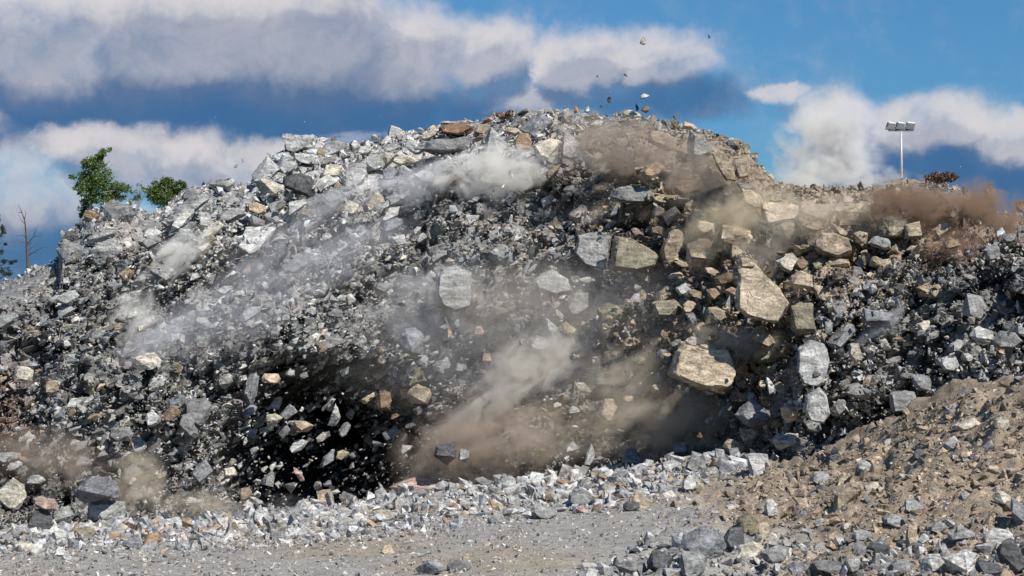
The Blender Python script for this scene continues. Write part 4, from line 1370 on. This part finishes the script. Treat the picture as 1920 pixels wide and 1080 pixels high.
def build_trees():
    # birch
    Y = float(face_Y(165, 402)) + 4.0
    base, L, m = tree_frame(160, 425, Y)
    t = thing('birch_tree', 'leafy green birch standing on the left shoulder of the hill', 'tree', base)
    clumps = [(190, 290, 12, 11, 130), (200, 281, 14, 5, 45), (180, 306, 20, 16, 240), (160, 304, 12, 14, 110), (166, 330, 20, 18, 260), (192, 333, 22, 22, 330),
              (138, 333, 9, 5, 40), (208, 352, 20, 16, 240), (232, 352, 14, 12, 130), (170, 358, 24, 20, 330), (158, 385, 15, 16, 190), (192, 372, 24, 14, 240),
              (154, 402, 9, 10, 90), (150, 350, 12, 14, 110), (222, 368, 18, 8, 110), (148, 425, 6, 6, 36)]
    rr = random.Random(3)
    cl = []
    for (cx, cy, rx, ry, n) in clumps:
        x, _, z = L(cx, cy)
        cl.append((x, rr.uniform(-0.6, 0.6), z, rx * m * 0.95, ry * m * 0.95, int(n * 3.4)))
    leaves('crown', cl, 0.066, M_LEAF, t, 4)
    bm = bmesh.new()
    tube(bm, [L(166, 445), L(168, 400), L(173, 360), L(180, 325), L(187, 295), L(190, 283)], [0.13, 0.11, 0.085, 0.06, 0.03, 0.01])
    bm_obj('trunk', bm, M_BARK, t)
    for (a, b) in (((169, 395), (155, 385)), ((171, 375), (205, 350)), ((172, 370), (228, 356)), ((175, 350), (150, 335)), ((176, 345), (195, 325)), ((182, 318), (165, 303))):
        bm = bmesh.new()
        A, B = Vector(L(*a)), Vector(L(*b, rr.uniform(-.5, .5)))
        tube(bm, [A, A.lerp(B, 0.5) + Vector((0, 0, 0.12)), B], [0.05, 0.035, 0.012], 5)
        bm_obj('branch', bm, M_BARK, t)
    # bare scraggly shrub between birch and bush
    base, L, m = tree_frame(258, 388, Y + 1)
    t = thing('shrub', 'thin scraggly shrub between the birch and the dense bush', 'shrub', base)
    cl = []
    for (cx, cy, rx, ry, n) in [(258, 365, 12, 12, 70), (248, 360, 9, 8, 26), (268, 356, 9, 9, 30), (262, 347, 5, 6, 14), (252, 376, 14, 8, 60)]:
        x, _, z = L(cx, cy)
        cl.append((x, rr.uniform(-.3, .3), z, rx * m, ry * m, n))
    leaves('crown', cl, 0.075, M_LEAF, t, 7)
    for e in ((245, 352), (256, 342), (266, 338), (275, 352), (262, 352)):
        bm = bmesh.new()
        tube(bm, [L(258, 395), L((258 + e[0]) / 2 + 1, 372), L(*e)], [0.03, 0.02, 0.008], 4)
        bm_obj('stem', bm, M_TWIG, t)
    # dense bush
    base, L, m = tree_frame(308, 390, Y + 1.5)
    t = thing('bush', 'dense dark green bush on the skyline left of the white layered slab', 'bush', base)
    cl = []
    for (cx, cy, rx, ry, n) in [(285, 362, 12, 12, 160), (326, 372, 20, 12, 200), (310, 342, 16, 12, 240), (298, 355, 16, 16, 260), (320, 357, 18, 16, 280), (338, 348, 11, 8, 130), (290, 370, 14, 12, 170), (312, 374, 26, 14, 330), (334, 364, 12, 10, 130), (345, 345, 6, 5, 40)]:
        x, _, z = L(cx, cy)
        cl.append((x, rr.uniform(-.5, .5), z, rx * m * 1.1, ry * m * 1.1, int(n * 3.0)))
    leaves('crown', cl, 0.066, M_LEAF2, t, 8)
    bm = bmesh.new()
    tube(bm, [L(308, 400), L(310, 372), L(312, 340)], [0.08, 0.06, 0.015], 6)
    bm_obj('trunk', bm, M_TWIG, t)
    for e in ((292, 358), (338, 350), (326, 356)):
        bm = bmesh.new()
        tube(bm, [L(309, 385), L((309 + e[0]) / 2, 372), L(*e)], [0.045, 0.03, 0.01], 5)
        bm_obj('branch', bm, M_TWIG, t)
    # dead pine
    Y = float(face_Y(52, 520)) + 3
    base, L, m = tree_frame(54, 525, Y)
    t = thing('dead_pine', 'bare reddish dead pine with broken top left of the hill shoulder', 'tree', base)
    bm = bmesh.new()
    tube(bm, [L(55, 530), L(53, 505), L(50.5, 475), L(49, 445), L(46, 415), L(40, 397), L(33, 383)], [0.12, 0.095, 0.075, 0.06, 0.04, 0.022, 0.008])
    bm_obj('trunk', bm, M_PINEBARK, t)
    for pts in ([(50, 458), (64, 444), (70, 430), (76, 420)], [(50, 455), (38, 453), (22, 455)], [(51, 480), (66, 472), (80, 465), (92, 464)], [(51, 470), (62, 460), (71, 452)],
                [(52, 500), (38, 500), (24, 503)], [(53, 506), (72, 502), (84, 494)], [(49, 445), (42, 441), (30, 443)], [(47, 420), (40, 414), (34, 402)], [(45, 412), (48, 400), (46, 394)],
                [(52, 490), (40, 486), (30, 490)], [(50, 462), (58, 455), (60, 447)], [(64, 444), (72, 442), (78, 440)], [(66, 472), (72, 476), (82, 475)], [(41, 399), (36, 397), (31, 398)]):
        bm = bmesh.new()
        dy = rr.uniform(-.6, .6)
        P = [L(x, y, dy * i / 2) for i, (x, y) in enumerate(pts)]
        tube(bm, P, [0.028, 0.02, 0.014, 0.007][:len(P)] if len(P) == 4 else [0.028, 0.018, 0.007], 4)
        bm_obj('branch', bm, M_TWIG, t)
    # living pine at the picture's edge
    base, L, m = tree_frame(-6, 530, Y + 1)
    t = thing('pine_tree', 'living pine with dark needles cut off by the left edge', 'tree', base)
    bm = bmesh.new()
    tube(bm, [L(-6, 545), L(-5, 480), L(-4, 430), L(-3, 405)], [0.12, 0.09, 0.05, 0.01])
    bm_obj('trunk', bm, M_PINEBARK, t)
    cl = []
    for (cx, cy, rx, ry, n) in [(2, 432, 9, 11, 200), (-10, 445, 12, 9, 160), (4, 455, 7, 5, 70), (-3, 470, 8, 8, 130), (14, 492, 13, 6, 170), (24, 488, 7, 4, 60), (2, 505, 14, 7, 170), (-14, 490, 14, 8, 130), (14, 515, 14, 6, 120), (-4, 410, 5, 9, 80)]:
        x, _, z = L(cx, cy)
        cl.append((x, rr.uniform(-.5, .5), z, rx * m, ry * m, n))
    leaves('crown', cl, 0.11, M_NEEDLE, t, 9, needle=True)
    for e in ((26, 489), (4, 452), (16, 514), (-16, 486)):
        bm = bmesh.new()
        tube(bm, [L(-5, e[1] + 12), L((e[0] - 5) / 2, e[1] + 4), L(*e)], [0.035, 0.025, 0.01], 4)
        bm_obj('branch', bm, M_TWIG, t)


build_trees()


# ------------------------------------------------------------------ floodlight mast behind the hill
def box_bm(bm, c, s, rot=(0, 0, 0), taper=None):
    from mathutils import Euler, Matrix
    E = Euler(rot).to_matrix()
    vs = []
    for z in (-1, 1):
        for y in (-1, 1):
            for x in (-1, 1):
                k = (taper if (taper and y > 0) else 1.0)
                vs.append(bm.verts.new(Vector(c) + E @ Vector((x * s[0] / 2 * k, y * s[1] / 2, z * s[2] / 2 * k))))
    for f in ((0, 2, 3, 1), (4, 5, 7, 6), (0, 1, 5, 4), (2, 6, 7, 3), (0, 4, 6, 2), (1, 3, 7, 5)):
        bm.faces.new([vs[i] for i in f])


def build_mast():
    M_POLE = simple_material("galvanised_pole", (0.52, 0.53, 0.54), 0.45, 0.12, 3, 0.3)
    M_HEAD = simple_material("lamp_housing", (0.66, 0.66, 0.63), 0.5, 0.1, 3)
    M_GLASS = simple_material("lamp_glass", (0.45, 0.47, 0.48), 0.15, 0.1, 3, 0, 0.6)
    M_DARKM = simple_material("dark_bracket", (0.12, 0.12, 0.13), 0.6, 0.2, 4)
    Y = float(face_Y(1690, float(sky_row(1690)))) + 13.0
    base, L, m = tree_frame(1691, 395, Y)
    t = thing('floodlight_mast', 'white floodlight mast with three lamp heads standing behind the hill', 'floodlight', base)
    bm = bmesh.new()
    tube(bm, [L(1691, 395), L(1690.5, 300), L(1690, 246)], [0.095, 0.08, 0.062], 10)
    bm_obj('pole', bm, M_POLE, t)
    bm = bmesh.new()
    x, y, z = L(1690, 244)
    box_bm(bm, (x, 0, z), (47 * m, 0.10, 0.09))
    box_bm(bm, (x, 0, z + 0.14), (40 * m, 0.05, 0.04))
    for q in (-19, 0, 19):
        box_bm(bm, (x + q * m * 0.9, 0, z + 0.08), (0.05, 0.06, 0.12))
    bm_obj('crossbar', bm, M_DARKM, t, smooth=False)
    for i, (hx, yaw) in enumerate(((1670.5, 0.35), (1688.5, 0.28), (1707.5, 0.18))):
        x, y, z = L(hx, 234)
        bm = bmesh.new()
        box_bm(bm, (0, 0, 0), (15.5 * m, 0.26, 14 * m), taper=0.72)
        bmesh.ops.bevel(bm, geom=bm.edges[:], offset=0.02, segments=1, affect='EDGES')
        h = bm_obj('lamp_head', bm, M_HEAD, t, smooth=False)
        h.location = (x, -0.05, z)
        h.rotation_euler = (R(32), R(4), yaw)
        bm = bmesh.new()
        box_bm(bm, (0, -0.137, 0), (13 * m, 0.012, 11.6 * m))
        bm_obj('glass', bm, M_GLASS, h, smooth=False)
        bm = bmesh.new()
        box_bm(bm, (-8.3 * m, -0.02, -0.06), (0.025, 0.06, 0.42))
        box_bm(bm, (8.3 * m, -0.02, -0.06), (0.025, 0.06, 0.42))
        box_bm(bm, (0, -0.02, -0.275), (16.8 * m, 0.06, 0.03))
        bm_obj('bracket', bm, M_DARKM, h, smooth=False)


build_mast()


# ------------------------------------------------------------------ earth clods
def clod(name, label, px, py, w, h, Y, tint, n, seed, cat, power=0.5):
    rr = np.random.default_rng(seed)
    m = K * Y
    c = np.array([float(v) for v in at(px, py, Y)])
    p = rr.normal(size=(n, 3))
    p /= np.linalg.norm(p, axis=1, keepdims=True)
    p *= rr.uniform(0.02, 1.0, (n, 1)) ** power
    p = p * np.array([w / 2, (w + h) / 4, h / 2]) * m
    p[:, 2] += np.sin(p[:, 0] * 2.2 / (w * m) * 3) * h * m * 0.08
    s = m * rr.uniform(1.2, 4.2, n)
    lib = LIB
    V, F, T, b = [], [], [], 0
    rot = rand_rot(n)
    for i in range(n):
        v, f = lib[i % len(lib)]
        V.append(v @ rot[i].T * s[i] + p[i]); F.append(f + b); b += len(v)
        tc = np.array(tint[rr.integers(0, len(tint))]) * rr.uniform(0.6, 1.35)
        T.append(np.tile(tc, (len(v), 1)))
    me = mesh_np(name, np.concatenate(V), np.concatenate(F), np.concatenate(T), M_RUBBLE)
    o = link(name, me, None, label=label, category=cat)
    o.location = c
    return o


YC = float(face_Y(1762, 345))
clod('turf_clod', 'red brown turf clod thrown up on the skyline right of the mast', 1764, 333, 74, 22, YC - 1.5,
     [(0.20, 0.085, 0.045), (0.14, 0.075, 0.05), (0.26, 0.15, 0.08), (0.06, 0.05, 0.03)], 420, 1, 'earth clod')
clod('earth_spout', 'narrow spout of brown crumbs shooting up near the right edge', 1855, 366, 20, 52, float(face_Y(1855, 400)) - 1.0,
     [(0.30, 0.22, 0.15), (0.22, 0.12, 0.07), (0.38, 0.32, 0.25)], 150, 2, 'earth clod')
clod('turf_clod', 'reddish brown clump of turf on the crest beside the rust block', 948, 216, 44, 14, float(face_Y(948, 222)) - 1.0,
     [(0.16, 0.085, 0.055), (0.24, 0.17, 0.12), (0.10, 0.06, 0.04)], 200, 4, 'earth clod')


# ------------------------------------------------------------------ dust of the blast
def dust_material():
    m = bpy.data.materials.new("blast_dust")
    m.use_nodes = True
    w = NT(m.node_tree)
    w.n.clear()
    out = w.node('ShaderNodeOutputMaterial')
    v = w.node('ShaderNodeVolumePrincipled')
    oi = w.node('ShaderNodeObjectInfo')
    tc = w.node('ShaderNodeTexCoord')
    g = w.node('ShaderNodeNewGeometry')
    oc = w.vm('ADD', w.vm('MULTIPLY', tc.outputs['Object'], (1.5, 1.5, 1.9)), w.vm('MULTIPLY', oi.outputs['Location'], (0.7, 0.3, 0.9)))
    n = w.noise(oc, 1.0, 5, 0.6, 0.7)
    L = w.vm('LENGTH', tc.outputs['Object'], out=1)
    n2 = w.noise(g.outputs['Position'], 0.8, 6, 0.68, 0.8)
    nn = w.m('ADD', w.m('SUBTRACT', n, 0.5), w.m('MULTIPLY', w.m('SUBTRACT', n2, 0.5), 0.95))
    e = w.m('MULTIPLY_ADD', nn, 4.1, w.m('SUBTRACT', 0.84, L))
    d = w.smooth(e, -0.1, 0.7)
    d = w.m('MULTIPLY', d, w.smooth(L, 0.55, 0.99, 1.0, 0.0))
    d = w.m('MULTIPLY', w.m('MULTIPLY', d, oi.outputs['Alpha']), 1.9)
    w.l.new(d, v.inputs['Density'])
    w.l.new(oi.outputs['Color'], v.inputs['Color'])
    v.inputs['Anisotropy'].default_value = -0.2
    w.l.new(v.outputs[0], out.inputs['Volume'])
    return m


M_DUST = dust_material()
bmd = bmesh.new()
bmesh.ops.create_icosphere(bmd, subdivisions=3, radius=1.0)
DUST_MESH = bpy.data.meshes.new('dust_cloud')
bmd.to_mesh(DUST_MESH)
bmd.free()
DUST_MESH.materials.append(M_DUST)
WHITE, LAV, BEIGE = (0.96, 0.94, 0.89), (0.90, 0.90, 0.93), (0.82, 0.73, 0.60)
PLUME = (0.95, 0.90, 0.82)
BROWN, RED, YEL, GREYD, OLI = (0.58, 0.49, 0.41), (0.46, 0.33, 0.24), (0.84, 0.74, 0.56), (0.80, 0.79, 0.79), (0.66, 0.60, 0.50)
DUST = [
    (925, 325, 110, 46, 4, WHITE, .9, 0, 'whitish lavender dust puff beneath the tall pale peak'),
    (765, 352, 110, 34, 14, LAV, .32, 0, 'thin lavender dust trail left of the whitish puff'),
    (590, 395, 130, 22, 26, LAV, .30, 0, 'slanting bluish dust streak across the upper left face'),
    (1210, 290, 165, 62, -12, BROWN, .45, 0, 'broad brown dust cloud below the top of the hill'),
    (1345, 345, 125, 56, -24, BROWN, .40, 0, 'brown dust drifting under the tipped orange slab'),
    (1180, 395, 110, 24, 4, BROWN, .26, 0, 'thin brown dust band under the flat slab'),
    (1390, 415, 105, 60, 20, YEL, .38, 0, 'yellowish dust cloud above the giant tan boulder'),
    (1330, 375, 60, 34, 0, YEL, .26, 0, 'small yellowish dust patch left of the bigger yellowish cloud'),
    (1570, 410, 130, 44, -4, BEIGE, .30, 0, 'beige dust veil over the tan ledge'),
    (1440, 470, 60, 70, -20, BEIGE, .24, 0, 'beige dust hanging over the top of the giant boulder'),
    (1535, 285, 80, 84, -14, WHITE, .50, 9, 'large white dust column rising behind the right crest'),
    (1600, 255, 58, 74, 8, LAV, .40, 10, 'upper right lobe of the white dust rising into the sky'),
    (1570, 335, 110, 44, 0, WHITE, .45, 7, 'low white dust at the foot of the rising column'),
    (1740, 392, 112, 46, -6, RED, 1.1, 0, 'dark red brown dust cloud right of the mast'),
    (1850, 410, 64, 66, 0, RED, .95, 0, 'red brown dust below the crumb spout'),
    (1790, 460, 62, 34, 0, RED, .6, 0, 'rusty dust spilling under the right skyline'),
    (1690, 350, 70, 22, 6, BEIGE, .3, 1, 'pale dust lying over the foot of the mast'),
    (315, 495, 96, 32, 38, WHITE, .9, 0, 'white dust plume slanting over the left face'),
    (248, 596, 56, 36, 60, WHITE, .5, 0, 'small round white puff on the left face'),
    (270, 650, 90, 26, 30, LAV, .22, 0, 'faint bluish dust below the small round puff'),
    (1000, 690, 105, 58, 30, PLUME, .55, 0, 'dense pale plume in the middle of the face'),
    (930, 745, 110, 34, 36, PLUME, .45, 0, 'lower tongue of the pale plume in the middle of the face'),
    (870, 785, 90, 20, 40, LAV, .34, 0, 'thin pale tail streaming down left of the central plume'),
    (985, 825, 190, 62, 14, BROWN, .34, 0, 'brown dust under the central white plume'),
    (850, 830, 110, 66, 30, BROWN, .26, 0, 'reddish brown dust above the toe boulder'),
    (800, 570, 110, 70, 20, GREYD, .20, 0, 'grey dust around the upright pale boulder'),
    (1000, 580, 190, 74, 0, OLI, .16, 0, 'olive grey dust across the middle of the face'),
    (1190, 690, 100, 50, 20, BEIGE, .26, 0, 'beige dust left of the huge tan slab'),
    (1230, 800, 110, 56, 10, BEIGE, .26, 0, 'beige dust over the right end of the toe rubble'),
    (1400, 640, 110, 34, -6, OLI, .34, 0, 'olive brown dust under the giant tan boulder'),
    (1290, 790, 100, 50, 0, OLI, .24, 0, 'olive dust in the shade beneath the huge tan slab'),
    (255, 905, 52, 62, 0, BEIGE, .34, 0, 'beige dust puff behind the big pale block at lower left'),
    (370, 950, 90, 28, 0, BEIGE, .34, 0, 'low beige dust creeping over the toe left of the hollow'),
    (80, 860, 110, 50, -8, BROWN, .28, 0, 'brownish dust along the lower left edge'),
    (1650, 612, 58, 18, 38, LAV, .42, 0, 'thin grey dust streak on the right flank'),
    (262, 398, 56, 22, -18, GREYD, .30, 2, 'grey dust blowing past the foot of the green bush'),
    (650, 262, 90, 14, 4, LAV, .26, 2, 'lavender mist along the left crest'),
    (1045, 222, 80, 22, 0, BEIGE, .34, 1, 'pale mist on the very top of the hill'),
    (1170, 232, 110, 14, -4, GREYD, .24, 1, 'thin grey mist along the top right of the crest'),
    (520, 955, 120, 26, 0, LAV, .05, 0, 'faint blue mist low in the black hollow'),
    (1010, 640, 360, 150, 0, GREYD, .035, 0, 'very thin grey dust veil over the middle of the hill'),
    (1180, 790, 250, 70, 10, BEIGE, .07, 0, 'thin beige dust veil above the right part of the toe'),
    (560, 480, 240, 70, 24, LAV, .10, 0, 'thin lavender dust sweeping down the left part of the face'),
    (400, 600, 260, 70, 30, LAV, .09, 0, 'very thin bluish haze of dust over the left face'),
]
for (px, py, rx, ry, rot, col, a, dy, lab) in DUST:
    Y = float(face_Y(px, max(py, float(sky_row(px))))) + dy
    m = K * Y
    rd = 0.55 * min(rx, ry) * m + 0.25 * max(rx, ry) * m * 0.5 + 0.4
    if dy == 0:
        Y -= rd * 0.85 + 0.4
    x, y, z = at(px, py, Y)
    o = link('dust_cloud', DUST_MESH, None, label=lab, category='dust cloud', kind='thing', group='dust clouds of the blast')
    o.location = (float(x), float(y), float(z))
    o.scale = (rx * m * 1.4, rd * 1.1, ry * m * 1.4)
    o.rotation_euler = (0, -R(rot), 0)
    o.color = (*col, a)
